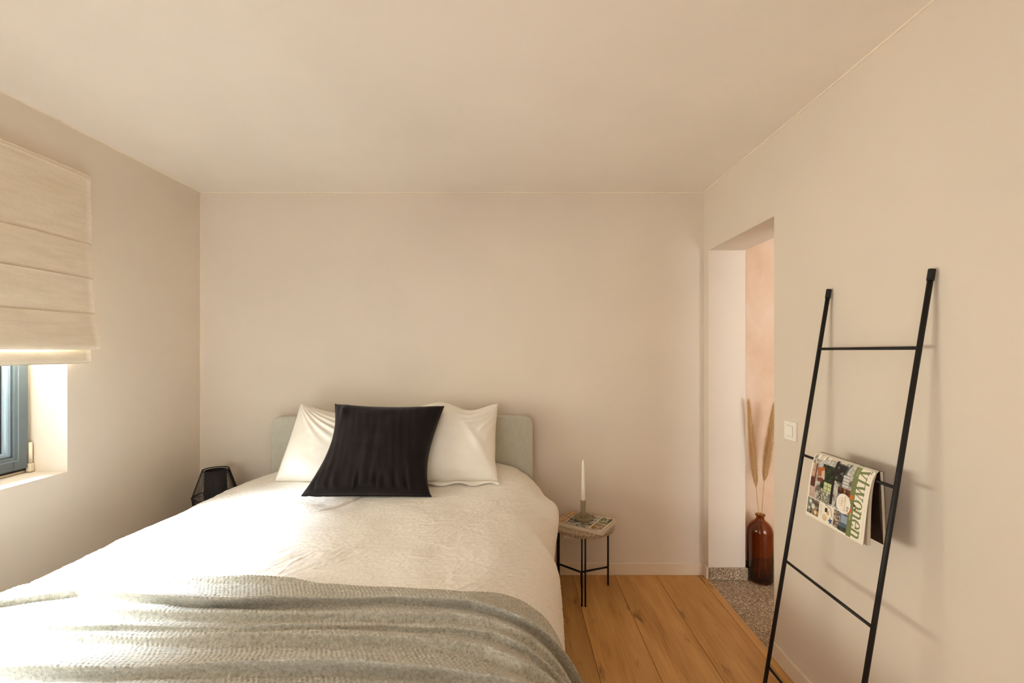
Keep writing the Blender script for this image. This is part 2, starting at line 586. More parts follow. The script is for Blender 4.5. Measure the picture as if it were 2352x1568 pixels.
# ------------------------------------------------------------------ roman blind
M_blind = fabric('linen_blind', S(226, 213, 192), S(214, 199, 176), 260, bs=0.25, sheen=0.1, coarse=30, axis=(1, 0.25, 2.2))
BY0, BY1 = yy(0.26), yy(2.131)
blind = tag(empty('roman_blind', (XL + 0.02, (BY0 + BY1) / 2, 1.44)), 'cream linen roman blind half lowered over the window', 'blind')
def blind_panel(name, prof, y1off=0.0, seed=0.0, amp=0.004):
    """prof: (x out of the wall, z) from top to bottom; a cloth strip with two sides"""
    prof = np.array(prof, float)
    s = np.concatenate([[0], np.cumsum(np.linalg.norm(np.diff(prof, axis=0), axis=1))])
    m = max(6, int(s[-1] / 0.012))
    si = np.linspace(0, s[-1], m)
    px = np.interp(si, s, prof[:, 0]); pz = np.interp(si, s, prof[:, 1])
    ys = np.linspace(BY0, BY1 + y1off, 60)
    Yg, Sg = np.meshgrid(ys, si, indexing='ij')
    w = amp * fbm(Yg * 3.1 + seed, Sg * 9 + seed * 3, 3)
    edge = np.minimum(Sg, s[-1] - Sg) / s[-1]
    w = w * np.clip(edge * 8, 0.15, 1)
    X = XL + px[None] + w
    Zg = pz[None] + 0.004 * fbm(Yg * 2.3 + seed * 2, Sg * 0 + 3.3, 2)
    V1 = np.stack([X, Yg, Zg], -1).reshape(-1, 3)
    V2 = V1 - np.array([0.0025, 0, 0])
    n1 = len(V1)
    F1 = grid_faces(60, m)
    F2 = grid_faces(60, m, off=n1)[:, ::-1]
    nv = m
    rim = []
    for i in range(59):
        rim.append([i * nv, (i + 1) * nv, n1 + (i + 1) * nv, n1 + i * nv])
        a, b = i * nv + nv - 1, (i + 1) * nv + nv - 1
        rim.append([b, a, n1 + a, n1 + b])
    for j in range(nv - 1):
        rim.append([j + 1, j, n1 + j, n1 + j + 1])
        a = 59 * nv + j
        rim.append([a, a + 1, n1 + a + 1, n1 + a])
    return from_np(name, np.concatenate([V1, V2]), np.concatenate([F1, F2, np.array(rim)]), M_blind, blind)
box('head_rail', XL, XL + 0.032, BY0, BY1, 2.224, 2.254, M_blind, blind, bevel=0.003)
blind_panel('fabric_panel', [(0.034, 2.238), (0.033, 2.1), (0.036, 1.98), (0.037, 1.930)], -0.002, 1.0)
blind_panel('fabric_panel', [(0.031, 1.938), (0.034, 1.86), (0.042, 1.79), (0.043, 1.768)], 0.0, 2.3)
blind_panel('fabric_panel', [(0.039, 1.776), (0.041, 1.70), (0.046, 1.62), (0.047, 1.603)], 0.002, 4.1)
blind_panel('fabric_panel', [(0.040, 1.612), (0.048, 1.56), (0.066, 1.49), (0.074, 1.462), (0.075, 1.447), (0.069, 1.438), (0.056, 1.437)], 0.005, 5.7)
blind_panel('hem_panel', [(0.040, 1.46), (0.042, 1.42), (0.044, 1.385), (0.040, 1.376), (0.030, 1.374)], -0.012, 7.9)

# ------------------------------------------------------------------ bed
M_head = fabric('sage_upholstery', S(196, 193, 178), S(184, 181, 166), 500, bs=0.5, sheen=0.25, coarse=40, axis=(1, 1, 0.6))
M_mat = fabric('mattress_ticking', S(225, 220, 210), S(214, 208, 198), 300)
M_legs = plain('bed_leg_wood', S(60, 44, 30), 0.5)
bed = tag(empty('bed', (-0.69, yy(1.8), 0)), 'double bed with low sage grey upholstered headboard', 'bed')
bm = bmesh.new()
add_box(bm, -1.496, 0.118, yy(2.80), yy(2.885), 0.05, 1.028)
ed = [e for e in bm.edges if abs(e.verts[0].co.x - e.verts[1].co.x) < 1e-5 and abs(e.verts[0].co.z - e.verts[1].co.z) < 1e-5 and e.verts[0].co.z > 0.5]
bmesh.ops.bevel(bm, geom=ed, offset=0.05, segments=8, affect='EDGES', profile=0.5)
ed = [e for e in bm.edges if e.calc_face_angle(0) > 0.7 and len([f for f in e.link_faces if abs(f.normal.y) > 0.9]) == 1]
bmesh.ops.bevel(bm, geom=ed, offset=0.010, segments=3, affect='EDGES', profile=0.6)
hb = from_bm('headboard', bm, M_head, bed)
for p in hb.data.polygons:
    p.use_smooth = True
# piping that runs around the front edge of the headboard
pp = [(-1.493, 0.1), (-1.493, 0.9)]
for k in range(9):
    a = math.pi - k / 8 * math.pi / 2
    pp.append((-1.443 + 0.05 * math.cos(a), 0.975 + 0.05 * math.sin(a)))
for k in range(9):
    a = math.pi / 2 - k / 8 * math.pi / 2
    pp.append((0.065 + 0.05 * math.cos(a), 0.975 + 0.05 * math.sin(a)))
pp += [(0.115, 0.9), (0.115, 0.1)]
V, F = polytube([(x, yy(2.806), z) for x, z in pp], 0.0035, 6)
pip = from_np('piping', V, F, M_head, hb)
box('bed_base', -1.49, 0.11, yy(0.80), yy(2.80), 0.10, 0.32, M_head, bed, bevel=0.02)
box('mattress', -1.475, 0.04, yy(0.80), yy(2.79), 0.32, 0.545, M_mat, bed, bevel=0.05)
for x in (-1.42, 0.04):
    for Z in (0.88, 2.7):
        rod('leg', (x, yy(Z), 0), (x, yy(Z), 0.10), 0.025, M_legs, bed)

# shape of the covered bed: cross sections (x, z) from left hem to right hem, at distances from the camera
KZ = np.array([0.72, 1.1, 1.5, 1.9, 2.25, 2.42, 2.60, 2.785])
KP = np.array([
 [(-1.64,.12),(-1.655,.35),(-1.65,.52),(-1.62,.60),(-1.55,.640),(-1.30,.660),(-.70,.655),(-.27,.632),(-.045,.612),(.06,.57),(.13,.48),(.172,.36),(.185,.24),(.19,.12)],
 [(-1.64,.12),(-1.66,.35),(-1.655,.53),(-1.63,.615),(-1.55,.658),(-1.30,.678),(-.70,.670),(-.27,.648),(-.045,.628),(.06,.583),(.135,.49),(.180,.36),(.198,.24),(.205,.12)],
 [(-1.64,.12),(-1.66,.35),(-1.655,.54),(-1.63,.63),(-1.55,.674),(-1.30,.690),(-.70,.676),(-.27,.654),(-.045,.632),(.06,.585),(.135,.49),(.178,.36),(.196,.24),(.202,.12)],
 [(-1.63,.12),(-1.65,.35),(-1.645,.54),(-1.62,.635),(-1.54,.684),(-1.30,.700),(-.70,.690),(-.25,.676),(-.02,.650),(.095,.60),(.165,.50),(.195,.36),(.203,.24),(.205,.12)],
 [(-1.61,.12),(-1.63,.35),(-1.63,.54),(-1.60,.640),(-1.52,.688),(-1.30,.706),(-.70,.698),(-.22,.688),(.00,.668),(.13,.62),(.195,.53),(.200,.40),(.192,.26),(.19,.12)],
 [(-1.58,.12),(-1.60,.35),(-1.60,.55),(-1.57,.650),(-1.50,.692),(-1.30,.712),(-.70,.704),(-.20,.700),(.00,.684),(.15,.645),(.226,.585),(.203,.44),(.176,.26),(.17,.12)],
 [(-1.55,.12),(-1.555,.35),(-1.55,.55),(-1.52,.660),(-1.45,.708),(-1.27,.730),(-.70,.716),(-.20,.732),(-.02,.716),(.10,.674),(.172,.605),(.165,.44),(.15,.26),(.15,.12)],
 [(-1.49,.12),(-1.50,.35),(-1.495,.55),(-1.47,.660),(-1.40,.712),(-1.22,.736),(-.70,.720),(-.20,.750),(-.06,.738),(.04,.705),(.105,.64),(.12,.44),(.125,.26),(.125,.12)],
])
def cr_interp(K, P, t):
    """Catmull-Rom along axis 0 of P with (non uniform) knots K at t (1d)"""
    m = np.gradient(P, K, axis=0)
    i = np.clip(np.searchsorted(K, t, side='right') - 1, 0, len(K) - 2)
    h = (K[i + 1] - K[i])
    s = np.clip((t - K[i]) / h, 0, 1)
    sh = (len(t),) + (1,) * (P.ndim - 1)
    s = s.reshape(sh); h = h.reshape(sh)
    return (2*s**3-3*s**2+1)*P[i] + (s**3-2*s**2+s)*h*m[i] + (-2*s**3+3*s**2)*P[i+1] + (s**3-s**2)*h*m[i+1]

def bed_surface(Zs, nu, u0=0.0, u1=1.0):
    """-> P[nz, nu, 3] (world), arc length a[nu] measured on a middle section"""
    C = cr_interp(KZ, KP, Zs)                            # nz, 14, 2
    k = np.arange(14, dtype=float)
    fine = cr_interp(k, np.swapaxes(C, 0, 1), np.linspace(0, 13, 400))   # 400, nz, 2
    fine = np.swapaxes(fine, 0, 1)
    seg = np.linalg.norm(np.diff(fine, axis=1), axis=2)
    s = np.concatenate([np.zeros((len(Zs), 1)), np.cumsum(seg, axis=1)], axis=1)
    out = np.empty((len(Zs), nu, 3))
    q = np.linspace(u0, u1, nu)
    for r in range(len(Zs)):
        L = s[r, -1]
        out[r, :, 0] = np.interp(q * L, s[r], fine[r, :, 0])
        out[r, :, 2] = np.interp(q * L, s[r], fine[r, :, 1])
        out[r, :, 1] = yy(Zs[r])
    return out, q * float(s[len(Zs) // 2, -1])

def surf_normals(P):
    du = np.gradient(P, axis=1); dv = np.gradient(P, axis=0)
    n = np.cross(du, dv)
    n /= np.linalg.norm(n, axis=2)[..., None] + 1e-12
    return n

def bedspread_mat():
    m, nt, b = new_mat('white_crinkle_cotton')
    v = coords(nt)
    f = noise(nt, v, 320, 2)
    g = noise(nt, v, 60, 3, 0.6)
    nt.links.new(ramp(nt, g, [(0.3, S(238, 233, 224)), (0.7, S(243, 239, 231))]), b.inputs['Base Color'])
    b.inputs['Roughness'].default_value = 0.95
    b.inputs['Specular IOR Level'].default_value = 0.1
    p = bump(nt, b, g, 0.25, 0.003)
    bump(nt, b, f, 0.35, 0.0012, p)
    return m
M_spread = bedspread_mat()

nz, nu = 430, 600
Zs = np.linspace(0.72, 2.785, nz)
P, arc = bed_surface(Zs, nu)
N = surf_normals(P)
if N[nz // 2, nu // 2, 2] < 0:
    N = -N
Ag, Zg = np.meshgrid(arc, Zs)
Xg = P[..., 0]
# soft swells, oblique creases, seersucker crinkle and, towards the right, rows of waffle
h = 0.007 * fbm(Ag * 3.2, Zg * 3.0, 3)
ca, sa = math.cos(0.62), math.sin(0.62)
d1 = Ag * ca + Zg * sa; d2 = -Ag * sa + Zg * ca
wp = 0.5 * fbm(Ag * 5, Zg * 5, 2)
rid = 1 - np.abs(pnoise(d1 * 4.0 + wp, d2 * 19 + wp * 2)) * 3.0
cre = np.clip(rid - 0.55, 0, 1) ** 1.5
mask = np.clip(0.55 + 0.9 * fbm(Ag * 2.2 + 9, Zg * 2.2, 2), 0, 1)
h += 0.0085 * cre * mask
rid2 = 1 - np.abs(pnoise(d1 * 22 + wp * 3 + 40, d2 * 75 + wp * 3)) * 2.2
h += 0.0024 * np.clip(rid2, 0, 1) ** 2 * (0.35 + 0.65 * mask)
h += 0.0008 * pnoise(Ag * 110, Zg * 90)
waf = sstep(-0.45, 0.0, Xg)
h += 0.0010 * waf * np.sin(Ag * 2 * math.pi / 0.016) * np.sin(Zg * 2 * math.pi / 0.016)
# the tucked dent in front of the dark cushion
h -= 0.012 * np.exp(-(((Xg + 0.86) / 0.09) ** 2 + ((Zg - 2.16) / 0.07) ** 2))
h += 0.010 * np.exp(-(((Xg + 1.02) / 0.16) ** 2 + ((Zg - 2.13) / 0.06) ** 2))
lx = -0.80 + (Zg - 2.24) * 0.55
h -= 0.010 * np.exp(-((Xg - lx) / 0.010) ** 2) * sstep(2.05, 2.16, Zg) * (1 - sstep(2.28, 2.36, Zg))
# loose gathers on the hanging right side
side = sstep(0.06, 0.17, Xg)
h += side * (0.010 * np.sin(Zg * 14 + 1.5 * fbm(Ag * 3, Zg * 2, 2)) + 0.006 * fbm(Zg * 7, Ag * 3, 2))
H_spread = h
Pd = P + N * h[..., None]
drop = []
for q in np.linspace(1, 0, 40, endpoint=False):
    r = Pd[0].copy()
    r[:, 2] = 0.12 + (r[:, 2] - 0.12) * (1 - q ** 1.0)
    r[:, 1] -= 0.05 * math.sin(min(1, q * 3) * math.pi / 2) + 0.006 * np.sin(r[:, 0] * 22) * q
    drop.append(r)
Pd = np.concatenate([np.array(drop), Pd])
V = Pd.reshape(-1, 3)
spread = from_np('bedspread', V, grid_faces(nz + 40, nu), M_spread)
tag(spread, 'white crinkled cotton bedspread covering the bed', 'bedspread')

# ---- throw
def throw_mat():
    m, nt, b = new_mat('sage_waffle_knit')
    v = coords(nt)
    f = noise(nt, v, 420, 3, 0.65)
    g = noise(nt, v, 110, 3, 0.6)
    mx = nd(nt, 'ShaderNodeMix', data_type='FLOAT'); mx.inputs[0].default_value = 0.5
    nt.links.new(f, mx.inputs[2]); nt.links.new(g, mx.inputs[3])
    nt.links.new(ramp(nt, mx.outputs[0], [(0.34, S(140, 136, 122)), (0.5, S(184, 180, 166)), (0.66, S(212, 208, 196))]), b.inputs['Base Color'])
    b.inputs['Roughness'].default_value = 1.0
    b.inputs['Specular IOR Level'].default_value = 0.05
    b.inputs['Sheen Weight'].default_value = 0.3
    bump(nt, b, f, 0.6, 0.0015)
    return m
M_throw = throw_mat()
# ridge lines of the folds
RID = [        # (x, distance from camera) along each crest, height, width, lean
 ([(-1.534, 1.358), (-1.378, 1.427), (-1.157, 1.442), (-0.738, 1.469), (-0.382, 1.489), (-0.099, 1.502), (0.023, 1.489)], 0.01, 0.018, 0.3),
 ([(-1.496, 1.325), (-1.309, 1.379), (-1.081, 1.348), (-0.881, 1.324), (-0.775, 1.327), (-0.571, 1.358), (-0.357, 1.390), (-0.130, 1.390), (0.007, 1.352)], 0.031, 0.02, 1.1),
 ([(-1.420, 1.258), (-1.232, 1.275), (-0.942, 1.260), (-0.672, 1.269), (-0.405, 1.299), (-0.159, 1.315), (-0.050, 1.300), (0.055, 1.270)], 0.019, 0.022, 0.6),
 ([(-1.351, 1.197), (-1.039, 1.213), (-0.705, 1.207), (-0.485, 1.234), (-0.358, 1.259), (-0.186, 1.260), (-0.048, 1.248), (0.052, 1.213)], 0.016, 0.019, 0.9),
 ([(-1.300, 1.151), (-1.058, 1.161), (-0.748, 1.172), (-0.499, 1.188), (-0.242, 1.197), (-0.079, 1.191), (0.006, 1.156)], 0.018, 0.024, 0.5),
 ([(-1.184, 1.049), (-0.905, 1.057), (-0.633, 1.084), (-0.404, 1.103), (-0.162, 1.099), (-0.072, 1.088)], 0.026, 0.026, 0.8),
 ([(-1.088, 0.963), (-0.583, 0.998), (-0.094, 1.012)], 0.022, 0.025, 0.6),
 ([(-1.002, 0.888), (-0.532, 0.911), (-0.087, 0.934)], 0.022, 0.03, 0.6),
]
nzt, nut = 250, 900
T = np.linspace(0, 1, nzt)
u0, u1 = 0.02, 0.985
base_far = 1.478
Zt = base_far + (0.80 - base_far) * T
Pt, arct = bed_surface(Zt[::-1], nut, u0, u1)
Pt = Pt[::-1]
# wavy far hem
hemx = Pt[0, :, 0]
hem = 0.012 * np.sin(hemx * 5.0 + 0.6) + 0.006 * pnoise(hemx * 9, hemx * 0 + 2.2)
Pt[..., 1] += hem[None] * (1 - T)[:, None] ** 2
Nt = surf_normals(Pt)
if Nt[nzt // 2, nut // 2, 2] < 0:
    Nt = -Nt
Xt = Pt[..., 0]; Zd = Pt[..., 1] + D
At = np.repeat(arct[None], nzt, 0)
hf = np.zeros_like(Xt); sh = np.zeros_like(Xt)
for pts, amp, wdt, lean in RID:
    q = np.array(pts)
    zc = np.interp(Xt, q[:, 0], q[:, 1]) + 0.006 * pnoise(At * 3.1 + amp * 900, At * 0 + 1.7)
    a = amp * (0.75 + 0.5 * pnoise(At * 2.3 + amp * 700, At * 0 + 8.8) + 0.1)
    a = a * (0.75 + 0.25 * sstep(-1.6, -0.9, Xt))
    d = Zd - zc
    # steeper on the near side, long back on the far side
    wd = np.where(d < 0, wdt * 0.50, wdt * 1.30)
    g = np.exp(-(d / wd) ** 2)
    hf += 1.35 * a * g
    sh += a * g * lean * 1.5
    hf -= 0.30 * a * np.exp(-((d + wdt * 1.0) / (wdt * 0.32)) ** 2)
hf += 0.004 * fbm(At * 4, Zd * 22, 2)
hf = np.maximum(hf, -0.006) + 0.011
hf *= sstep(-0.001, 0.02, T)[:, None] * 0.75 + 0.25
# knit: staggered rows of raised stitches with holes
pa, pz = 0.0125, 0.0105
row = np.floor(Zd / pz)
kn = np.sin(At * 2 * math.pi / pa + (row % 2) * math.pi) * np.sin((Zd / pz) * 2 * math.pi * 0.5) 
dens = np.abs(np.sin(Zd / pz * math.pi))
kk = 0.0024 * (0.5 + 0.5 * np.sin(At * 2 * math.pi / pa + (row % 2) * math.pi)) * dens + 0.0012 * pnoise(At * 210, Zd * 210)
Pd = Pt + Nt * (hf + kk + 0.004)[..., None]
Pd[..., 1] -= sh * 0.9 * sstep(0.03, 0.15, T)[:, None]
throw = from_np('throw_blanket', Pd.reshape(-1, 3), grid_faces(nzt, nut), M_throw)
tag(throw, 'sage grey waffle knit throw lying in folds across the foot of the bed', 'throw')

# ------------------------------------------------------------------ pillows
def pillow(name, c00, c10, c01, c11, thick, mat, label, bows, wr, back=0.45, n=110, flange=None):
    """corners: bottom-left, bottom-right, top-left, top-right; bows: functions giving edge offsets in metres"""
    c00, c10, c01, c11 = [np.array(c, float) for c in (c00, c10, c01, c11)]
    u = np.linspace(0, 1, n); U, Vv = np.meshgrid(u, u, indexing='ij')
    U3, V3 = U[..., None], Vv[..., None]
    P = c00 * (1 - U3) * (1 - V3) + c10 * U3 * (1 - V3) + c01 * (1 - U3) * V3 + c11 * U3 * V3
    ex = (c10 - c00); ex /= np.linalg.norm(ex)
    ez = (c01 - c00); ez -= ex * ez.dot(ex); ez /= np.linalg.norm(ez)
    nn = np.cross(ex, ez)
    if nn[1] > 0: nn = -nn
    bl, br, bb, bt = bows
    dx = bl(Vv) * (1 - U) ** 1.5 - br(Vv) * U ** 1.5
    dz = bb(U) * (1 - Vv) ** 1.5 - bt(U) * Vv ** 1.5
    P = P + dx[..., None] * ex + dz[..., None] * ez
    a = np.clip(1 - (2 * U - 1) ** 2, 0, 1); b = np.clip(1 - (2 * Vv - 1) ** 2, 0, 1)
    prof = (a ** 0.45) * (b ** 0.45)
    prof = prof * (1 - 0.0 * U)
    w = wr(U, Vv) * np.minimum(1, 9 * np.minimum(np.minimum(U, 1 - U), np.minimum(Vv, 1 - Vv)) + 0.12)
    front = P + nn * (thick * (1 - back) * prof + w + 0.003)[..., None]
    rear = P - nn * (thick * back * prof + 0.003)[..., None]
    V = np.concatenate([front.reshape(-1, 3), rear.reshape(-1, 3)])
    m = n * n
    F1 = grid_faces(n, n)
    F2 = F1[:, ::-1] + m
    rim = []
    for i in range(n - 1):
        for (p, q) in ((i * n, (i + 1) * n), ((i + 1) * n + n - 1, i * n + n - 1), (i + 1, i), ((n - 1) * n + i, (n - 1) * n + i + 1)):
            rim.append([q, p, m + p, m + q])
    o = from_np(name, V, np.concatenate([F1, F2, np.array(rim)]), mat)
    bmm = bmesh.new(); bmm.from_mesh(o.data); bmesh.ops.recalc_face_normals(bmm, faces=bmm.faces); bmm.to_mesh(o.data); bmm.free()
    tag(o, label, 'pillow')
    return o, front, rear, P, nn

M_pill = fabric('white_percale', S(244, 240, 230), S(238, 233, 222), 700, bs=0.08, sheen=0.05, coarse=12)
M_velvet = fabric('charcoal_velvet', S(36, 30, 30), S(25, 21, 22), 500, bs=0.15, sheen=0.22, coarse=14)
M_velvet.node_tree.nodes['Principled BSDF'].inputs['Sheen Roughness'].default_value = 0.35
gs = lambda x, c, w: np.exp(-((x - c) / w) ** 2)

def wr_left(U, V):
    dx, dy = U + 0.02, 1.02 - V
    r = np.sqrt(dx ** 2 + dy ** 2); ang = np.arctan2(dy, dx)
    f = 0.0
    for c, w, a in ((0.52, 0.05, 0.012), (0.66, 0.045, 0.013), (0.82, 0.05, 0.012), (0.38, 0.05, 0.008), (0.98, 0.05, 0.006)):
        f = f + a * gs(ang + 0.10 * (r - 0.4), c, w)
    f = f * sstep(0.05, 0.25, r) * (1 - sstep(0.55, 0.85, r))
    f = f + 0.004 * np.sin(V * 34 + 3 * U) * (1 - sstep(0.1, 0.35, V)) * (1 - sstep(0.1, 0.5, U))
    return f + 0.004 * fbm(U * 5, V * 5, 2)
def wr_right(U, V):
    dx, dy = 1.08 - U, 0.96 - V
    r = np.sqrt(dx ** 2 + dy ** 2)
    ang = np.arctan2(dy, dx)
    f = 0.004 * np.sin(ang * 26 + 2.0 * fbm(U * 4, V * 4, 2)) * sstep(0.1, 0.25, r) * (1 - sstep(0.35, 0.6, r))
    f = f + 0.010 * gs(U + 0.5 * (V - 0.35), 0.84, 0.05) * gs(V, 0.45, 0.28)
    f = f - 0.004 * gs(U, 0.28, 0.006) * (V < 0.78)
    f = f + 0.008 * gs(V, 0.10 + 0.04 * np.sin(U * 7), 0.05)
    return f + 0.004 * fbm(U * 4 + 7, V * 4, 2)
def wr_dark(U, V):
    g = fbm(U * 7, V * 1.2, 2)
    f = 0.010 * np.sin(U * 52 + 5 * g) * np.exp(-(V / 0.17) ** 2) * sstep(0.02, 0.08, V)
    f = f + 0.005 * pnoise(U * 16 + V * 3, V * 2.5) + 0.006 * fbm(U * 3.3, V * 3.0 + 4, 2)
    f = f + 0.012 * gs(U, 0.12 - 0.1 * (1 - V), 0.035) * sstep(0.6, 0.85, V)
    f = f - 0.010 * gs(V, 0.055, 0.018)
    return f
zero = lambda t: 0 * t
pl = pillow('pillow', (-1.305, yy(2.49), 0.722), (-0.685, yy(2.46), 0.715), (-1.275, yy(2.735), 1.122), (-0.72, yy(2.745), 1.075), 0.20, M_pill,
       'white cotton pillow propped against the headboard on the lamp side of the dark cushion',
       (lambda v: 0.014 * np.sin(np.pi * v), lambda v: 0.02 * np.sin(np.pi * v), lambda u: 0.004 * np.sin(np.pi * u), lambda u: 0.055 * np.sin(np.pi * u) ** 0.9), wr_left)
pr = pillow('pillow', (-0.645, yy(2.46), 0.715), (-0.085, yy(2.49), 0.722), (-0.665, yy(2.745), 1.082), (-0.093, yy(2.735), 1.122), 0.20, M_pill,
       'white cotton pillow propped against the headboard on the candle side of the dark cushion',
       (lambda v: 0.02 * np.sin(np.pi * v), lambda v: 0.016 * np.sin(np.pi * v) + 0.006 * gs(v, 0.25, 0.1), lambda u: 0.006 * np.sin(np.pi * u), lambda u: 0.050 * gs(u, 0.72, 0.20) - 0.022 * gs(u, 0.40, 0.16)), wr_right)
dk = pillow('cushion', (-1.063, yy(2.285), 0.703), (-0.412, yy(2.285), 0.703), (-0.995, yy(2.545), 1.135), (-0.392, yy(2.57), 1.122), 0.19, M_velvet,
       'large charcoal velvet cushion leaning in front of the two white pillows',
       (lambda v: 0.060 * np.sin(np.pi * v), lambda v: 0.046 * np.sin(np.pi * v ** 0.75), lambda u: 0.004 * np.sin(np.pi * u), lambda u: 0.022 * np.sin(np.pi * u)), wr_dark, back=0.3)
dk[0]['category'] = 'cushion'
# stitched seam welts as parts
def welt(pts, r, mat, parent, name='seam'):
    V, F = polytube(pts, r, 6)
    return from_np(name, V, F, mat, parent)
o, fr, rr, Pm, nn = dk
welt(np.concatenate([Pm[:, 0]]) + nn * 0.004, 0.0045, M_velvet, o)
welt(Pm[0, :] + nn * 0.004, 0.004, M_velvet, o)
o, fr, rr, Pm, nn = pr
welt(Pm[:, 0] + np.array([0, -0.002, -0.002]), 0.0035, M_pill, o)
# loose flap of the pillowcase below the lower edge
fl = []
ns = 60
uu = np.linspace(0.02, 1.0, ns)
basep = np.stack([np.interp(uu, np.linspace(0, 1, len(Pm)), Pm[:, 0, k]) for k in range(3)], -1)
tips = basep + np.stack([0.012 * uu, -0.030 - 0.012 * np.sin(uu * 19) - 0.01 * uu, -0.006 + 0.005 * np.sin(uu * 23) - 0 * uu], -1)
V = np.concatenate([basep, (basep + tips) / 2 + [0, 0, 0.006], tips]).reshape(3, ns, 3)
flap = from_np('pillowcase_flap', V.reshape(-1, 3), grid_faces(3, ns), M_pill, o)
sm = flap.modifiers.new('thick', 'SOLIDIFY'); sm.thickness = 0.003

# ------------------------------------------------------------------ side tables
def side_table(cx, cy, rot, label):
    root = tag(empty('side_table', (cx, cy, 0)), label, 'table', 'terrazzo topped side tables')
    r_top, zt, th = 0.184, 0.403, 0.022
    prof = [(0, zt - th), (r_top - 0.003, zt - th), (r_top, zt - th + 0.003), (r_top, zt - 0.003), (r_top - 0.003, zt), (0, zt)]
    top = lathe('table_top', prof, cx, cy, M_terrazzo_top, root, n=64, smooth=False)
    sub = lathe('top_plate', [(0, zt - th - 0.006), (r_top - 0.03, zt - th - 0.006), (r_top - 0.03, zt - th - 0.0005), (0, zt - th - 0.0005)], cx, cy, M_black_metal, root, n=40, smooth=False)
    ra = 0.176
    rr = 0.0052
    J = np.array([cx - 0.012, cy, 0.108])
    for k in range(3):
        a = rot + k * 2 * math.pi / 3
        px, py = cx + ra * math.cos(a), cy + ra * math.sin(a)
        tx, ty_ = -math.sin(a), math.cos(a)
        if k == 1:                       # this pair of rods is set almost in line with the bed
            tx, ty_ = math.cos(math.radians(82)), math.sin(math.radians(82))
        leg = empty('leg', (px, py, 0))
        leg.parent = root
        leg.matrix_parent_inverse = Matrix.Translation(-Vector(root.location))
        for s in (-1, 1):
            x, y = px + s * tx * 0.0095, py + s * ty_ * 0.0095
            rod('leg_rod', (x, y, 0), (x, y, zt - th), rr, M_black_metal, leg, n=10)
        s = 1 if k != 0 else -1
        rod('stretcher', tuple(J), (px - (0.0095 * tx if k == 0 else 0), py - (0.0095 * ty_ if k == 0 else 0), 0.108), 0.0062, M_black_metal, root, n=10)
    return root
TX, TY = 0.416, yy(2.728)
side_table(TX, TY, math.radians(-90 - 7.8), 'round terrazzo side table with black double rod legs beside the bed, under the candle')
side_table(-1.79, yy(2.70), math.radians(-90), 'round terrazzo side table hidden beyond the bed, carrying the black cord lamp')

# ------------------------------------------------------------------ magazines: painted covers
def triangles_of_text(txt, size=1.0):
    cu = bpy.data.curves.new('lettering', 'FONT')
    cu.body = txt
    cu.size = size
    cu.align_x = 'LEFT'
    cu.resolution_u = 3
    ob = bpy.data.objects.new('lettering', cu)
    COL.objects.link(ob)
    dg = bpy.context.evaluated_depsgraph_get()
    me = bpy.data.meshes.new_from_object(ob.evaluated_get(dg))
    me.calc_loop_triangles()
    V = np.array([v.co[:2] for v in me.vertices])
    Tt = np.array([t.vertices[:] for t in me.loop_triangles])
    bpy.data.objects.remove(ob)
    bpy.data.meshes.remove(me)
    bpy.data.curves.remove(cu)
    return V, Tt

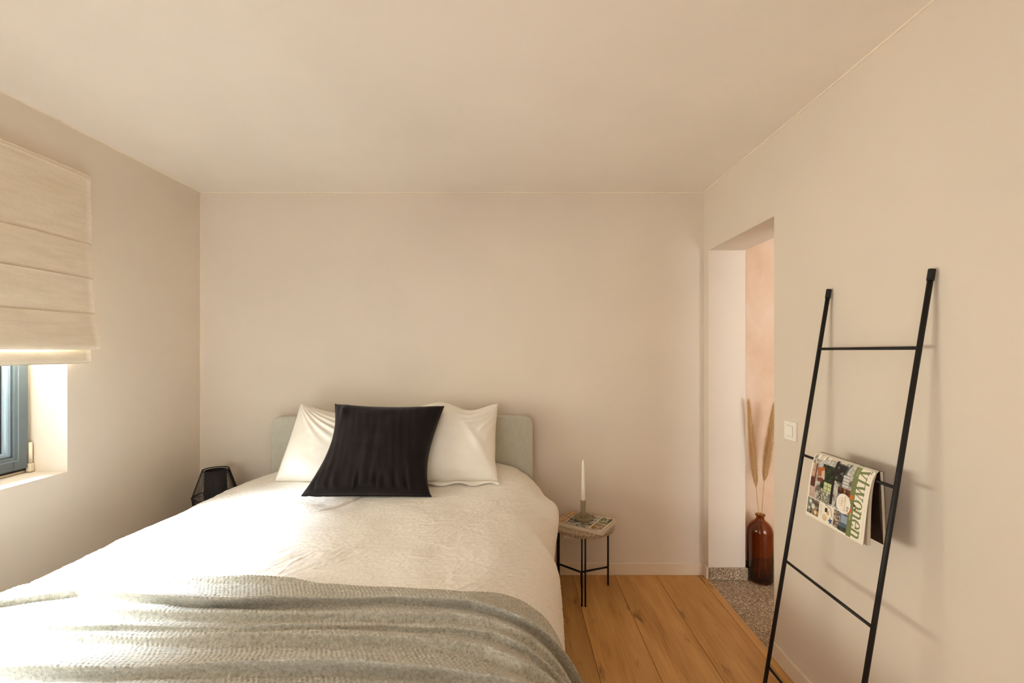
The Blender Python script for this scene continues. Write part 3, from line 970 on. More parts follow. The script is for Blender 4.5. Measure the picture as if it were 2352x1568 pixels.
class Cover:
    """a flat print: u to the right, v downwards, in metres"""
    def __init__(self, w, h, step, bgc):
        self.w, self.h = w, h
        self.nu, self.nv = int(w / step) + 1, int(h / step) + 1
        self.U, self.V = np.meshgrid(np.linspace(0, w, self.nu), np.linspace(0, h, self.nv), indexing='ij')
        self.C = np.ones((self.nu, self.nv, 3)) * np.array(bgc[:3])
    def put(self, m, c):
        self.C[m] = np.array(c[:3])
    def rect(self, u0, v0, u1, v1, c):
        self.put((self.U >= u0) & (self.U <= u1) & (self.V >= v0) & (self.V <= v1), c)
    def disc(self, u, v, r, c):
        self.put((self.U - u) ** 2 + (self.V - v) ** 2 <= r * r, c)
    def ring(self, u, v, r0, r1, c):
        q = np.hypot(self.U - u, self.V - v)
        self.put((q >= r0) & (q <= r1), c)
    def poly(self, pts, c):
        pts = np.array(pts); ins = np.zeros(self.U.shape, bool)
        j = len(pts) - 1
        for i in range(len(pts)):
            xi, yi = pts[i]; xj, yj = pts[j]
            cnd = ((yi > self.V) != (yj > self.V))
            with np.errstate(divide='ignore', invalid='ignore'):
                t = (xj - xi) * (self.V - yi) / (yj - yi + 1e-12) + xi
            ins ^= cnd & (self.U < t)
            j = i
        self.put(ins, c)
    def line(self, a, b, wd, c):
        ax, ay = a; bx, by = b
        dx, dy = bx - ax, by - ay
        t = np.clip(((self.U - ax) * dx + (self.V - ay) * dy) / (dx * dx + dy * dy + 1e-12), 0, 1)
        self.put(np.hypot(self.U - ax - t * dx, self.V - ay - t * dy) <= wd / 2, c)
    def photo(self, u0, v0, u1, v1, cols, scale=60, seed=0.0, hard=True):
        """a small picture: patches of the given colours"""
        m = (self.U >= u0) & (self.U <= u1) & (self.V >= v0) & (self.V <= v1)
        f = fbm(self.U * scale + seed, self.V * scale + seed * 1.7, 3) * 0.5 + 0.5
        pal = np.array([c[:3] for c in cols])
        x = np.clip(f * 1.5 - 0.25, 0, 0.999) * (len(cols) - 1)
        k = x.astype(int); fr = sstep(0.2, 0.8, x - k)[..., None]
        g = 0.85 + 0.3 * (pnoise(self.U * scale * 6, self.V * scale * 6 + seed)) 
        cc = (pal[k] * (1 - fr) + pal[np.minimum(k + 1, len(cols) - 1)] * fr) * g[..., None]
        self.C[m] = np.clip(cc[m], 0, 1)
    def text(self, txt, u, v, size, c, xs=1.0):
        Vt, Tt = triangles_of_text(txt, size)
        for t in Tt:
            a, b, d = [np.array([u + Vt[i][0] * xs, v - Vt[i][1]]) for i in t]
            lo = np.minimum(np.minimum(a, b), d); hi = np.maximum(np.maximum(a, b), d)
            i0 = max(0, int(lo[0] / self.w * (self.nu - 1)) - 1); i1 = min(self.nu, int(hi[0] / self.w * (self.nu - 1)) + 2)
            j0 = max(0, int(lo[1] / self.h * (self.nv - 1)) - 1); j1 = min(self.nv, int(hi[1] / self.h * (self.nv - 1)) + 2)
            if i1 <= i0 or j1 <= j0: continue
            X = self.U[i0:i1, j0:j1]; Y = self.V[i0:i1, j0:j1]
            def e(p, q): return (q[0] - p[0]) * (Y - p[1]) - (q[1] - p[1]) * (X - p[0])
            e0, e1, e2 = e(a, b), e(b, d), e(d, a)
            ins = ((e0 >= 0) & (e1 >= 0) & (e2 >= 0)) | ((e0 <= 0) & (e1 <= 0) & (e2 <= 0))
            sub = self.C[i0:i1, j0:j1]
            sub[ins] = np.array(c[:3])
    def masthead(self, u, v, xh, width, c, shear=0.10):
        """the lower case serif title 'vtwonen'; baseline at v, x-height xh, total width"""
        # in glyph units (x-height = 1): segments (x0,y0,x1,y1,w) and bowls (cx,cy,rx,ry,thick,thin,cut)
        G, x = [], 0.0
        def seg(*s): G.append(('s', x + s[0], s[1], x + s[2], s[3], s[4]))
        def bowl(cx, rx, cut=None): G.append(('o', x + cx, 0.5, rx, 0.52, cut))
        def vv():
            seg(0.12, 0.97, 0.40, 0.05, 0.21); seg(0.40, 0.03, 0.68, 0.97, 0.10)
            seg(-0.02, 0.97, 0.30, 0.97, 0.09); seg(0.54, 0.97, 0.82, 0.97, 0.09)
        def nn_():
            seg(0.18, 0.05, 0.18, 0.95, 0.20); seg(0.0, 0.97, 0.2, 0.95, 0.09)
            seg(0.20, 0.80, 0.40, 0.95, 0.10); seg(0.40, 0.95, 0.58, 0.92, 0.13); seg(0.58, 0.92, 0.68, 0.75, 0.18)
            seg(0.68, 0.75, 0.68, 0.05, 0.20)
            seg(0.02, 0.04, 0.36, 0.04, 0.09); seg(0.54, 0.04, 0.88, 0.04, 0.09)
        vv(); x += 0.84
        seg(0.22, 1.32, 0.22, 0.15, 0.20); seg(0.22, 0.15, 0.36, 0.04, 0.15); seg(0.36, 0.04, 0.52, 0.12, 0.09); seg(0.0, 0.96, 0.50, 0.96, 0.10)
        x += 0.58
        vv(); x += 0.56
        vv(); x += 0.88
        bowl(0.42, 0.42); x += 0.90
        nn_(); x += 0.94
        bowl(0.42, 0.42, 'e'); seg(0.10, 0.52, 0.74, 0.52, 0.09); x += 0.86
        nn_(); x += 0.90
        sx = width / x
        gy = (v - self.V) / xh
        gx = (self.U - u) / sx - shear * gy
        kx = sx / xh
        m = np.zeros(self.U.shape, bool)
        for g in G:
            if g[0] == 's':
                _, x0, y0, x1, y1, w = g
                dx, dy = (x1 - x0) * kx, y1 - y0
                t = np.clip(((gx - x0) * kx * dx + (gy - y0) * dy) / (dx * dx + dy * dy), 0, 1)
                m |= np.hypot((gx - x0) * kx - t * dx, gy - y0 - t * dy) <= w / 2 * (0.6 + 0.4 * kx)
            else:
                _, cx, cy, rx, ry, cut = g
                q = np.hypot((gx - cx) / rx, (gy - cy) / ry)
                qi = np.hypot((gx - cx) / (rx - 0.21), (gy - cy) / (ry - 0.09))
                mm = (q <= 1) & (qi >= 1)
                if cut: mm &= ~((gx > cx + 0.05) & (gy > 0.22) & (gy < 0.46))
                m |= mm
        self.put(m, c)

GREEN = S(120, 127, 82); CREAM = S(238, 230, 212)
cv = Cover(0.225, 0.272, 0.00075, CREAM)
W_, H_ = 0.225, 0.272
# main room picture
cv.rect(0.006, 0.072, 0.158, 0.262, S(196, 192, 180))
cv.photo(0.006, 0.072, 0.158, 0.262, [S(120, 108, 94), S(188, 186, 176), S(206, 202, 192), S(170, 160, 146)], 22, 3.0)
cv.rect(0.0, 0.215, 0.020, 0.272, CREAM)
cv.photo(0.030, 0.150, 0.112, 0.214, [S(22, 22, 18), S(40, 50, 30), S(28, 30, 22), S(70, 86, 52), S(34, 30, 26)], 70, 1.0)
cv.photo(0.014, 0.105, 0.070, 0.150, [S(30, 28, 26), S(60, 54, 48), S(24, 22, 20), S(120, 116, 104)], 60, 2.0)
cv.rect(0.0, 0.118, 0.012, 0.205, S(232, 224, 204))
for k in range(3): cv.rect(0.003 + 0.004 * k, 0.108, 0.0042 + 0.004 * k, 0.19, S(70, 62, 52))
cv.rect(0.008, 0.148, 0.152, 0.160, S(38, 34, 32))
cv.line((0.004, 0.098), (0.150, 0.132), 0.006, S(84, 92, 88))
cv.line((0.010, 0.094), (0.150, 0.127), 0.002, S(150, 162, 156))
cv.poly([(0.040, 0.205), (0.070, 0.198), (0.078, 0.232), (0.048, 0.240)], S(172, 100, 52))
cv.poly([(0.050, 0.202), (0.080, 0.196), (0.084, 0.212), (0.056, 0.216)], S(206, 180, 158))
cv.poly([(0.078, 0.205), (0.092, 0.204), (0.094, 0.230), (0.080, 0.232)], S(120, 62, 44))
cv.rect(0.036, 0.240, 0.128, 0.264, S(92, 50, 38))
cv.photo(0.036, 0.246, 0.085, 0.264, [S(190, 150, 130), S(214, 180, 160), S(150, 96, 76)], 50, 7.0)
cv.photo(0.118, 0.236, 0.158, 0.264, [S(214, 184, 172), S(196, 160, 148)], 60, 8.0)
cv.rect(0.086, 0.158, 0.128, 0.198, S(196, 204, 150))
for k in range(4): cv.rect(0.086 + 0.0135 * k, 0.156, 0.0875 + 0.0135 * k, 0.200, S(40, 38, 34))
for k in range(3): cv.rect(0.084, 0.158 + 0.019 * k, 0.130, 0.1598 + 0.019 * k, S(40, 38, 34))
cv.rect(0.040, 0.086, 0.082, 0.112, S(206, 204, 198))
for k in range(5): cv.rect(0.040 + 0.0098 * k, 0.084, 0.0415 + 0.0098 * k, 0.114, S(40, 36, 34))
cv.photo(0.082, 0.074, 0.104, 0.128, [S(120, 70, 44), S(60, 34, 26), S(176, 112, 76)], 60, 5.0)
cv.photo(0.120, 0.160, 0.156, 0.215, [S(206, 206, 192), S(150, 150, 130), S(120, 112, 96), S(220, 216, 204)], 60, 6.0)
cv.line((0.128, 0.22), (0.150, 0.20), 0.003, S(60, 54, 46)); cv.line((0.150, 0.22), (0.128, 0.205), 0.003, S(60, 54, 46))
# little chair drawing and barcode at the bottom-left corner of the cover
cv.poly([(0.006, 0.232), (0.022, 0.228), (0.022, 0.242), (0.006, 0.240)], CREAM)
for a, b in (((0.006, 0.225), (0.024, 0.230)), ((0.006, 0.225), (0.006, 0.240)), ((0.006, 0.240), (0.024, 0.236)), ((0.024, 0.228), (0.024, 0.238)), ((0.006, 0.233), (0.024, 0.233))):
    cv.line(a, b, 0.0014, S(50, 48, 44))
cv.rect(0.006, 0.252, 0.034, 0.270, CREAM)
bx = 0.008
for k in range(12):
    wv = (0.0014, 0.0008, 0.002)[k % 3]
    cv.rect(bx, 0.254, bx + wv, 0.268, S(60, 52, 46)); bx += wv + (0.0008, 0.0014)[k % 2]
# lower strip of small pictures
cv.rect(0.158, 0.060, 0.225, 0.272, CREAM)
cv.photo(0.160, 0.206, 0.214, 0.266, [S(86, 70, 52), S(120, 100, 78), S(150, 150, 140), S(70, 56, 42)], 55, 9.0)
for u, v, r, c in ((0.172, 0.252, 0.011, S(120, 146, 140)), (0.186, 0.236, 0.010, S(196, 196, 184)), (0.196, 0.256, 0.008, S(130, 146, 136)), (0.203, 0.222, 0.010, S(196, 140, 52))):
    cv.disc(u, v, r, c); cv.disc(u, v, r * 0.55, S(226, 218, 200))
for k in range(9): cv.rect(0.166 + 0.0042 * k, 0.190, 0.168 + 0.0042 * k, 0.200, S(206, 198, 182))
cv.rect(0.170, 0.164, 0.184, 0.176, S(44, 38, 34)); cv.rect(0.176, 0.156, 0.190, 0.166, S(206, 162, 110))
cv.disc(0.203, 0.175, 0.011, S(212, 182, 140)); cv.disc(0.200, 0.176, 0.007, S(222, 198, 160))
cv.line((0.160, 0.176), (0.166, 0.150), 0.0022, S(80, 86, 80)); cv.line((0.166, 0.150), (0.190, 0.140), 0.0022, S(80, 86, 80))
st = [(0.206 + (0.013 if k % 2 == 0 else 0.0055) * math.cos(k * math.pi / 5 + 0.3), 0.146 + (0.013 if k % 2 == 0 else 0.0055) * math.sin(k * math.pi / 5 + 0.3)) for k in range(10)]
cv.poly(st, S(66, 92, 124))
cv.photo(0.160, 0.068, 0.216, 0.134, [S(74, 84, 96), S(112, 126, 146), S(96, 108, 124)], 40, 11.0)
cv.rect(0.166, 0.068, 0.190, 0.100, S(150, 162, 176)); cv.rect(0.190, 0.068, 0.216, 0.100, S(84, 98, 116))
cv.photo(0.160, 0.104, 0.216, 0.134, [S(60, 60, 52), S(196, 190, 174), S(120, 84, 46), S(84, 110, 150)], 80, 12.0)
cv.photo(0.204, 0.068, 0.218, 0.110, [S(40, 42, 40), S(70, 88, 60), S(52, 50, 46)], 80, 13.0)
# masthead
cv.rect(0.0, 0.053, 0.222, 0.073, GREEN)
for k in range(5): cv.rect(0.004 + 0.006 * k, 0.058, 0.008 + 0.006 * k, 0.066, S(150, 160, 112))
cv.text('liefde', 0.150, 0.066, 0.010, S(206, 208, 170))
cv.masthead(0.006, 0.056, 0.036, 0.212, GREEN)
for u in (0.100, 0.143):
    cv.poly([(u - 0.009, 0.060), (u - 0.006, 0.072), (u + 0.008, 0.072), (u + 0.007, 0.060)], S(206, 106, 44))
cv.line((0.118, 0.074), (0.118, 0.050), 0.0015, S(70, 60, 44)); cv.disc(0.122, 0.050, 0.004, S(60, 48, 34)); cv.disc(0.131, 0.046, 0.003, S(30, 30, 28))
for k in range(4): cv.rect(0.0035 + 0.0028 * k, 0.012, 0.0052 + 0.0028 * k, 0.016, S(60, 56, 50))
for k in range(26): cv.rect(0.120 + 0.0036 * k, 0.008, 0.122 + 0.0036 * k, 0.0095, S(190, 182, 166))
# round badge
cv.disc(0.131, 0.097, 0.0315, S(240, 232, 220))
cv.text('6x', 0.134, 0.082, 0.017, S(30, 28, 26), 1.0)
cv.text('nazomer', 0.1035, 0.094, 0.0142, S(200, 152, 40), 1.03)
cv.text('vibes', 0.112, 0.107, 0.0142, S(200, 152, 40), 1.03)
for k in range(8): cv.rect(0.116 + 0.0038 * k, 0.112, 0.1185 + 0.0038 * k, 0.1132, S(170, 164, 150))
for k in range(6): cv.rect(0.119 + 0.0038 * k, 0.1165, 0.1215 + 0.0038 * k, 0.1177, S(170, 164, 150))

# ---- magazine hung over the second rung of the ladder
LADX = lambda z: 0.938 + 0.272 * z / 1.67
RZ = 1.035
RX = LADX(RZ)
M_page = fabric('page_edges', S(214, 204, 184), S(190, 180, 160), 900, bs=0.4, bd=0.001, sheen=0.0, axis=(6, 1, 0.15))
M_darkpage = plain('dark_printed_spread', S(44, 26, 20), 0.4, vary=0.5, vscale=60)
M_backcover = plain('dark_back_cover', S(40, 42, 44), 0.4, vary=0.2)
mag_y0, mag_y1 = yy(1.380), yy(1.652)
hm = tag(empty('magazine', (RX, (mag_y0 + mag_y1) / 2, 0.82)), 'interiors magazine with green masthead hanging over the ladder rung', 'magazine')
def fprof(t, off=0.0):
    """outer face of the front half: t metres down from the fold -> x, z"""
    x = RX - 0.012 - 0.036 * (t / 0.225) - 0.010 * np.sin(np.pi * np.clip(t / 0.225, 0, 1)) * np.exp(-t * 6)
    x = x + 0.012 * np.exp(-(t / 0.012) ** 1.2)
    z = RZ + 0.030 - t * (1 - 0.0) + 0.002
    return x, z
# cover: portrait 'up' points to the near side of the room, portrait 'right' points down
t = cv.U; s = cv.V
X, Zz = fprof(t)
Yc = mag_y0 + s + 0.0
Vc = np.stack([X, Yc, Zz], -1)
from_np('front_cover', Vc.reshape(-1, 3), grid_faces(cv.nu, cv.nv), M_print, hm, colors=cv.C.reshape(-1, 3))
def block(name, prof_a, prof_b, y0, y1, mat, parent, n=16):
    """slab between two profiles given as lists of (x, z)"""
    A = np.array(prof_a); B = np.array(prof_b)
    k = len(A)
    loop = np.concatenate([A, B[::-1]])
    m = len(loop)
    V = np.concatenate([np.stack([loop[:, 0], np.full(m, y), loop[:, 1]], -1) for y in (y0, y1)])
    bm = bmesh.new()
    vs = [bm.verts.new(v) for v in V]
    for i in range(m):
        j = (i + 1) % m
        bm.faces.new([vs[i], vs[j], vs[m + j], vs[m + i]])
    for i in range(k - 1):
        bm.faces.new([vs[i], vs[m - 1 - i], vs[m - 2 - i], vs[i + 1]])
        bm.faces.new([vs[m + i], vs[m + i + 1], vs[m + m - 2 - i], vs[m + m - 1 - i]])
    bmesh.ops.recalc_face_normals(bm, faces=bm.faces)
    return from_bm(name, bm, mat, parent)
tt = np.linspace(0, 0.225, 18)
xf, zf = fprof(tt)
block('cover_backing', list(zip(xf + 0.0004, zf)), list(zip(xf + 0.0014, zf)), mag_y0 + 0.0003, mag_y1 - 0.0003, M_page, hm)
# leaves of the front half, standing off the cover towards the lower edge
block('page_block', list(zip(xf + 0.0016 + 0.012 * (tt / 0.225) ** 1.4, zf - 0.001)), list(zip(np.minimum(xf + 0.007 + 0.017 * (tt / 0.225) ** 1.2, RX - 0.0055 + 0 * tt), zf - 0.001)), mag_y0 + 0.002, mag_y1 - 0.002, M_page, hm)
tb = np.linspace(0, 0.222, 18)
xb0 = RX + 0.006 + 0.010 * (tb / 0.222) ** 0.8
zb = RZ + 0.030 - tb
block('inner_spread', list(zip(np.minimum(xb0 - 0.004 - 0.006 * np.sin(np.pi * tb / 0.222), 9) + 0.004, zb)), list(zip(xb0 + 0.0005, zb)), mag_y0 + 0.003, mag_y1 - 0.003, M_darkpage, hm)
block('page_block', list(zip(xb0 + 0.0006, zb)), list(zip(xb0 + 0.0078, zb)), mag_y0 + 0.001, mag_y1 - 0.001, M_page, hm)
block('back_cover', list(zip(xb0 + 0.0080, zb + 0.0005)), list(zip(xb0 + 0.0090, zb + 0.0005)), mag_y0, mag_y1, M_backcover, hm)
# folded spine over the rung
sp_a, sp_b = [], []
for k in range(9):
    a = math.pi - k / 8 * math.pi
    sp_a.append((RX + 0.0085 + 0.0085 * math.cos(a), RZ + 0.0296 + 0.0014 * math.sin(a)))
    sp_b.append((RX + 0.0085 + 0.0080 * math.cos(a), RZ + 0.0288 + 0.0012 * math.sin(a)))
block('spine', sp_a, sp_b, mag_y0 + 0.0006, mag_y1 - 0.0006, M_backcover, hm)

# ---- two magazines on the side table
BROWN = S(150, 92, 34)
cw, chh = 0.225, 0.288
c2 = Cover(cw, chh, 0.0009, S(226, 214, 190))
c2.rect(0.005, 0.004, 0.220, 0.046, BROWN)
c2.masthead(0.012, 0.040, 0.027, 0.200, S(240, 212, 168))
c2.photo(0.006, 0.052, 0.219, 0.205, [S(70, 60, 48), S(150, 142, 124), S(190, 182, 162), S(206, 198, 178), S(120, 108, 90)], 26, 21.0)
c2.photo(0.10, 0.10, 0.165, 0.16, [S(40, 26, 18), S(90, 54, 36), S(60, 36, 24)], 40, 22.0)
c2.photo(0.03, 0.07, 0.08, 0.11, [S(60, 60, 46), S(170, 164, 146), S(100, 100, 84)], 60, 23.0)
c2.photo(0.17, 0.12, 0.215, 0.16, [S(40, 30, 24), S(150, 110, 84), S(84, 50, 36)], 60, 24.0)
c2.rect(0.110, 0.165, 0.116, 0.205, S(228, 220, 200))
c2.rect(0.0, 0.205, 0.225, 0.210, S(228, 220, 200))
c2.photo(0.012, 0.212, 0.105, 0.278, [S(176, 120, 36), S(206, 150, 60), S(90, 70, 50), S(200, 190, 170)], 36, 25.0)
c2.photo(0.012, 0.245, 0.085, 0.278, [S(196, 190, 172), S(140, 120, 96), S(222, 214, 196)], 50, 26.0)
c2.photo(0.112, 0.212, 0.214, 0.278, [S(214, 206, 176), S(150, 150, 110), S(90, 96, 66), S(230, 222, 200)], 36, 27.0)
c2.rect(0.150, 0.262, 0.214, 0.279, S(74, 66, 52))
c2.rect(0.0, 0.050, 0.0045, 0.266, S(26, 22, 20))
def lying_magazine(z0, th, cx, cy, ang, label, cover, w=cw, hgt=chh):
    """ang: direction of portrait 'down' on the table"""
    ca, sa = math.cos(ang), math.sin(ang)
    dn = np.array([ca, sa]); rt = np.array([-sa, ca])
    root = tag(empty('magazine', (cx, cy, z0)), label, 'magazine', 'magazines stacked on the side table')
    def P(u, v, z):
        q = np.array([cx, cy])[None] + (np.asarray(u).reshape(-1, 1) - w / 2) * rt + (np.asarray(v).reshape(-1, 1) - hgt / 2) * dn
        return np.concatenate([q, np.broadcast_to(np.asarray(z, float).reshape(-1, 1), (len(q), 1))], 1)
    # cover folded round the spine (the portrait-left side), pages between
    bm = bmesh.new()
    def slab(u0, u1, v0, v1, a, b):
        vs = [bm.verts.new(P([u], [v], [z])[0]) for u, v, z in ((u0, v0, a), (u1, v0, a), (u1, v1, a), (u0, v1, a), (u0, v0, b), (u1, v0, b), (u1, v1, b), (u0, v1, b))]
        for f in ((0, 3, 2, 1), (4, 5, 6, 7), (0, 1, 5, 4), (1, 2, 6, 5), (2, 3, 7, 6), (3, 0, 4, 7)):
            bm.faces.new([vs[i] for i in f])
    slab(0.0015, w - 0.001, 0.001, hgt - 0.001, z0 + 0.0006, z0 + th - 0.0008)
    from_bm('page_block', bm, M_page, root)
    bm = bmesh.new()
    slab(0, w, 0, hgt, z0, z0 + 0.0005)
    slab(0, 0.0012, 0, hgt, z0 + 0.0005, z0 + th - 0.0006)
    slab(0, w, 0, hgt, z0 + th - 0.0007, z0 + th - 0.0002)
    from_bm('cover_sheet', bm, M_coverpaper, root)
    if cover is not None:
        V = P(cover.U.ravel(), cover.V.ravel(), z0 + th)
        from_np('front_cover', V, grid_faces(cover.nu, cover.nv), M_print, root, colors=cover.C.reshape(-1, 3))
    return root
M_coverpaper = plain('glossy_cover_paper', S(222, 210, 188), 0.4, vary=0.04)
mdir = math.atan2(-0.157, 0.243)
mx_, my_ = 0.429, yy(2.716)
lying_magazine(0.4035, 0.010, mx_ + 0.006, my_ - 0.006, mdir, 'pale magazine underneath the brown titled one on the side table', None)
lying_magazine(0.4140, 0.0095, mx_, my_, mdir, 'magazine with brown title band lying under the candle holder', c2)

# ------------------------------------------------------------------ candle holder and candle
M_holder = plain('taupe_ceramic', S(150, 136, 106), 0.45, vary=0.04)
M_wax = plain('ivory_wax', S(248, 243, 230), 0.35, vary=0.02)
M_wax.node_tree.nodes['Principled BSDF'].inputs['Subsurface Weight'].default_value = 0.15
M_wax.node_tree.nodes['Principled BSDF'].inputs['Subsurface Radius'].default_value = (0.01, 0.007, 0.004)
hx, hy, hz = 0.416, yy(2.728), 0.4240
ch = tag(empty('candle_holder', (hx, hy, hz)), 'taupe candle holder with round dish standing on the magazines', 'candle holder')
lathe('dish', [(0, hz), (0.047, hz), (0.0525, hz + 0.004), (0.0535, hz + 0.020), (0.0525, hz + 0.0215), (0.0505, hz + 0.020), (0.0495, hz + 0.008), (0.045, hz + 0.0055), (0, hz + 0.005)], hx, hy, M_holder, ch)
lathe('candle_tube', [(0.0, hz + 0.0055), (0.0185, hz + 0.0055), (0.0165, hz + 0.012), (0.0152, hz + 0.03), (0.0152, hz + 0.1155), (0.0140, hz + 0.1165), (0.0132, hz + 0.1155), (0.0132, hz + 0.085), (0.0, hz + 0.085)], hx, hy, M_holder, ch)
cd = tag(empty('candle', (hx, hy, hz + 0.086)), 'tall tapered ivory candle', 'candle')
zb_ = hz + 0.086
lathe('wax', [(0.0, zb_), (0.0125, zb_), (0.0125, zb_ + 0.05), (0.0112, zb_ + 0.12), (0.0092, zb_ + 0.20), (0.0072, zb_ + 0.252), (0.0045, zb_ + 0.266), (0.0015, zb_ + 0.271), (0.0, zb_ + 0.2715)], hx, hy, M_wax, cd, n=32)
rod('wick', (hx, hy, zb_ + 0.270), (hx + 0.0005, hy, zb_ + 0.278), 0.0009, M_wax, cd, n=6)

# ------------------------------------------------------------------ cord lamp by the window wall
lx_, ly_ = -1.765, yy(2.695)
zb0, zeq, ztp = 0.404, 0.580, 0.733
lamp = tag(empty('table_lamp', (lx_, ly_, zb0)), 'black lamp with a waisted shade of wound cord', 'lamp')
def ring_tube(r, z, rad, n=72, k=6):
    t = np.linspace(0, 2 * math.pi, n, endpoint=False)
    p = np.linspace(0, 2 * math.pi, k, endpoint=False)
    R = r + rad * np.cos(p)[None]
    V = np.stack([lx_ + R * np.cos(t)[:, None], ly_ + R * np.sin(t)[:, None], z + rad * np.broadcast_to(np.sin(p)[None], (n, k))], -1).reshape(-1, 3)
    F = []
    for i in range(n):
        for j in range(k):
            F.append([i * k + j, ((i + 1) % n) * k + j, ((i + 1) % n) * k + (j + 1) % k, i * k + (j + 1) % k])
    return V, np.array(F)
r_t, r_e, r_b = 0.069, 0.118, 0.058
lathe('lamp_base', [(0, zb0), (r_b + 0.008, zb0), (r_b + 0.008, zb0 + 0.010), (r_b, zb0 + 0.014), (0, zb0 + 0.014)], lx_, ly_, M_black_metal, lamp)
for r, z, nm in ((r_t, ztp, 'top_ring'), (r_e, zeq, 'middle_ring'), (r_b, zb0 + 0.018, 'bottom_ring')):
    V, F = ring_tube(r, z, 0.0028)
    from_np(nm, V, F, M_black_metal, lamp)
def strings(name, r0, z0, r1, z1, n, twist, rad=0.0011, bow=0.0):
    parts = []
    for k in range(n):
        a = 2 * math.pi * k / n
        tt_ = np.linspace(0, 1, 5 if bow else 2)
        pts = []
        for q in tt_:
            r = r0 + (r1 - r0) * q + bow * math.sin(math.pi * q)
            b_ = a + twist * q
            pts.append((lx_ + r * math.cos(b_), ly_ + r * math.sin(b_), z0 + (z1 - z0) * q))
        parts.append(polytube(pts, rad, 4))
    V, F = join_parts(parts)
    return tag(from_np(name, V, F, M_cord, lamp), kind='stuff')
strings('upper_cords', r_t, ztp, r_e, zeq, 88, 0.0)
strings('lower_cords', r_e, zeq, r_b, zb0 + 0.018, 84, 0.5, bow=0.014)
strings('crossed_cords', r_e, zeq, r_b, zb0 + 0.018, 84, -0.5, bow=0.014)
inner = []
nrib = 44
rin0, rin1 = 0.054, 0.061
t = np.linspace(0, 2 * math.pi, nrib * 6, endpoint=False)
rr_ = 1 + 0.035 * np.abs(np.sin(t * nrib / 2))
zz = np.linspace(zb0 + 0.02, ztp - 0.006, 6)
rad = np.interp(zz, [zz[0], zz[-1]], [rin1, rin0])
V = np.stack([lx_ + (rr_[:, None] * rad[None]) * np.cos(t)[:, None], ly_ + (rr_[:, None] * rad[None]) * np.sin(t)[:, None], np.broadcast_to(zz[None], (len(t), 6))], -1).reshape(-1, 3)
from_np('inner_shade', V, grid_faces(len(t), 6, wrap_u=True), M_cord, lamp)
V, F = ring_tube(rin0, ztp - 0.006, 0.0025)
from_np('inner_ring', V, F, M_black_metal, lamp)

# ------------------------------------------------------------------ ladder
lad = tag(empty('ladder', (0.94, yy(1.53), 0)), 'black metal ladder leaning against the right wall', 'ladder')
LH = 1.668
Zf, Zn = 1.746, 1.316
rr_l = 0.0073
for Z in (Zn, Zf):
    rl = rod('rail', (LADX(0.0) , yy(Z), 0.003), (LADX(LH - 0.004), yy(Z), LH - 0.004), rr_l, M_black_metal, lad, n=20)
    rod('end_cap', (LADX(LH - 0.033), yy(Z), LH - 0.033), (LADX(LH), yy(Z), LH), 0.0090, M_black_cap, rl, n=20)
    rod('foot_cap', (LADX(0.0), yy(Z), 0.0), (LADX(0.035), yy(Z), 0.035), 0.0090, M_black_cap, rl, n=20)
for z in (0.225, 0.63, 1.035, 1.44):
    rod('rung', (LADX(z), yy(Zn), z), (LADX(z), yy(Zf), z), 0.0050, M_black_metal, lad, n=16)

# ------------------------------------------------------------------ wall fittings
sw_y, sw_z = yy(2.002), 1.081
sw = tag(empty('light_switch', (XR, sw_y, sw_z - 0.042)), 'cream square light switch on the wall beside the doorway', 'switch')
def plate(name, y0, y1, z0, z1, x0, x1, mat, parent, bevel=0.003):
    return box(name, x0, x1, y0, y1, z0, z1, mat, parent, bevel=bevel)
plate('cover_plate', sw_y - 0.0415, sw_y + 0.0415, sw_z - 0.0415, sw_z + 0.0415, XR - 0.009, XR, M_white_plastic, sw)
M_seam = plain('shadow_seam', S(96, 84, 66), 0.8)
plate('rocker_gap', sw_y - 0.0235, sw_y + 0.0235, sw_z - 0.0235, sw_z + 0.0235, XR - 0.0093, XR - 0.006, M_seam, sw, 0.0005)
plate('rocker', sw_y - 0.0225, sw_y + 0.0225, sw_z - 0.0225, sw_z + 0.0225, XR - 0.0115, XR - 0.007, M_white_plastic, sw, 0.0015)

ox, oz = 0.362, 0.277
ol = tag(empty('wall_socket', (ox, 0, oz - 0.041)), 'cream wall socket behind the side table, just under its top', 'socket')
box('cover_plate', ox - 0.0415, ox + 0.0415, -0.010, 0.0, oz - 0.0415, oz + 0.0415, M_white_plastic, ol, bevel=0.003)
bm = bmesh.new()
bmesh.ops.create_cone(bm, cap_ends=True, segments=32, radius1=0.020, radius2=0.020, depth=0.002, matrix=Matrix.Translation((ox, -0.0105, oz)) @ Matrix.Rotation(math.pi / 2, 4, 'X'))
from_bm('socket_well', bm, M_seam, ol)

# ------------------------------------------------------------------ amber bottle with two plumes
bx_, by_ = 1.541, yy(2.846)
rb = 0.0745
prof_o = [(0, 0.0), (rb - 0.012, 0.0), (rb - 0.004, 0.003), (rb, 0.012), (rb, 0.305), (rb - 0.002, 0.322), (rb - 0.010, 0.343), (rb - 0.024, 0.361), (rb - 0.040, 0.374), (0.0255, 0.381), (0.0235, 0.388), (0.0235, 0.399), (0.027, 0.404), (0.0295, 0.409), (0.0285, 0.414), (0.024, 0.415)]
prof_i = [(0.021, 0.413), (0.0198, 0.404), (0.0195, 0.386), (0.022, 0.377), (rb - 0.043, 0.3695), (rb - 0.027, 0.357), (rb - 0.0135, 0.340), (rb - 0.0055, 0.321), (rb - 0.0035, 0.305), (rb - 0.0035, 0.014), (rb - 0.010, 0.008), (0.03, 0.010), (0, 0.016)]
bottle = lathe('glass_bottle', prof_o + prof_i, bx_, by_, M_amber, None, n=72)
tag(bottle, 'large amber glass bottle on the terrazzo floor in the doorway', 'bottle')

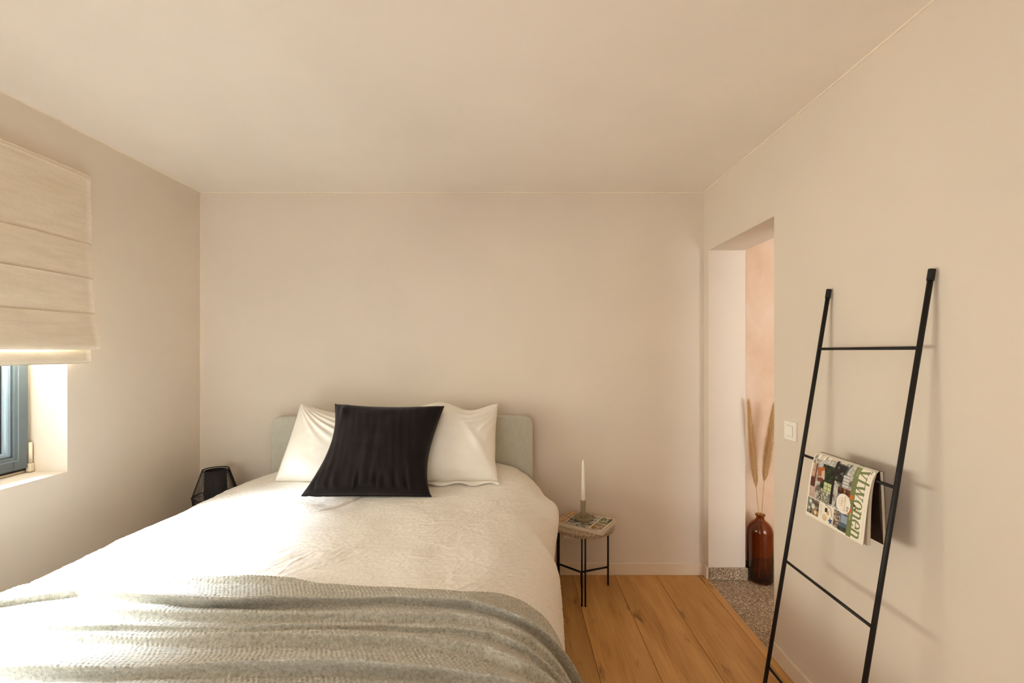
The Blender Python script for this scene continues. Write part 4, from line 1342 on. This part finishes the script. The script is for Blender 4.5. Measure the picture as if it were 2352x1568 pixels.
M_stalk = plain('dry_stalk', S(190, 152, 84), 0.7, vary=0.12, vscale=80)
def plume_mat():
    m, nt, b = new_mat('dry_plume')
    v = coords(nt)
    f = noise(nt, v, 160, 3)
    nt.links.new(ramp(nt, f, [(0.3, S(196, 154, 96)), (0.55, S(222, 186, 130)), (0.75, S(240, 216, 170))]), b.inputs['Base Color'])
    b.inputs['Roughness'].default_value = 0.9
    return m
M_plume = plume_mat()
def pampas(pts, width, label, seed, n=6500):
    """pts: stalk points from the bottle floor to the tip; the plume covers the last part"""
    pts = np.array(pts, float)
    k = np.linspace(0, 1, len(pts))
    fine = np.stack([np.interp(np.linspace(0, 1, 60), k, pts[:, i]) for i in range(3)], -1)
    for _ in range(6):
        fine[1:-1] = (fine[:-2] + fine[1:-1] * 2 + fine[2:]) / 4
    root = tag(empty('pampas_stem', tuple(fine[0])), label, 'dried grass', 'plumes in the amber bottle')
    V, F = polytube(fine, np.linspace(0.0026, 0.0012, 60), 7)
    from_np('stalk', V, F, M_stalk, root)
    rg = np.random.default_rng(seed)
    zs0 = plume_z0[0]
    i0 = np.searchsorted(fine[:, 2], zs0)
    q = rg.uniform(0, 1, n)
    idx = i0 + q * (59 - i0)
    base = np.stack([np.interp(idx, np.arange(60), fine[:, i]) for i in range(3)], -1)
    tang = fine[59] - fine[i0]; tang /= np.linalg.norm(tang)
    ang = rg.uniform(0, 2 * math.pi, n)
    w = width * (np.sin(np.pi * np.clip(0.10 + 0.85 * q, 0, 1)) ** 0.7) * rg.uniform(0.3, 1.0, n)
    L = rg.uniform(0.035, 0.075, n) * (1 - 0.35 * q)
    out = np.stack([np.cos(ang), np.sin(ang), 0 * ang], -1) * w[:, None]
    mid = base + tang * (L * 0.5)[:, None] + out * 0.72
    tip = base + tang * L[:, None] + out * 1.05 + rg.normal(0, 0.0055, (n, 3))
    sd = np.cross(tang, out); sd /= np.linalg.norm(sd, axis=1)[:, None] + 1e-9
    hw = rg.uniform(0.0002, 0.0006, n)[:, None]
    V = np.concatenate([base - sd * hw, base + sd * hw, mid + sd * hw, mid - sd * hw, tip])
    I = np.arange(n)
    Fq = np.stack([I, n + I, 2 * n + I, 3 * n + I], -1)
    Ft = np.stack([3 * n + I, 2 * n + I, 4 * n + I, 4 * n + I], -1)
    me = bpy.data.meshes.new('plume')
    me.from_pydata(V.tolist(), [], Fq.tolist() + [list(f[:3]) for f in Ft])
    to_obj('plume', me, M_plume, root)
    return root
plume_z0 = [0.575]
pampas([(bx_ - 0.012 + 0.055, by_ - 0.01, 0.018), (bx_ + 0.004, by_ + 0.002, 0.30), (bx_ - 0.008, by_, 0.41), (1.514, yy(2.838), 0.56), (1.484, yy(2.826), 0.80), (1.452, yy(2.812), 1.105)], 0.030,
       'dry feathery plume leaning left out of the amber bottle', 3)
plume_z0 = [0.60]
pampas([(bx_ - 0.020, by_ - 0.02, 0.018), (bx_ + 0.000, by_ - 0.005, 0.30), (bx_ + 0.009, by_ - 0.002, 0.41), (1.556, yy(2.836), 0.585), (1.578, yy(2.828), 0.80), (1.612, yy(2.820), 1.085)], 0.038,
       'dry feathery plume leaning right out of the amber bottle', 5)
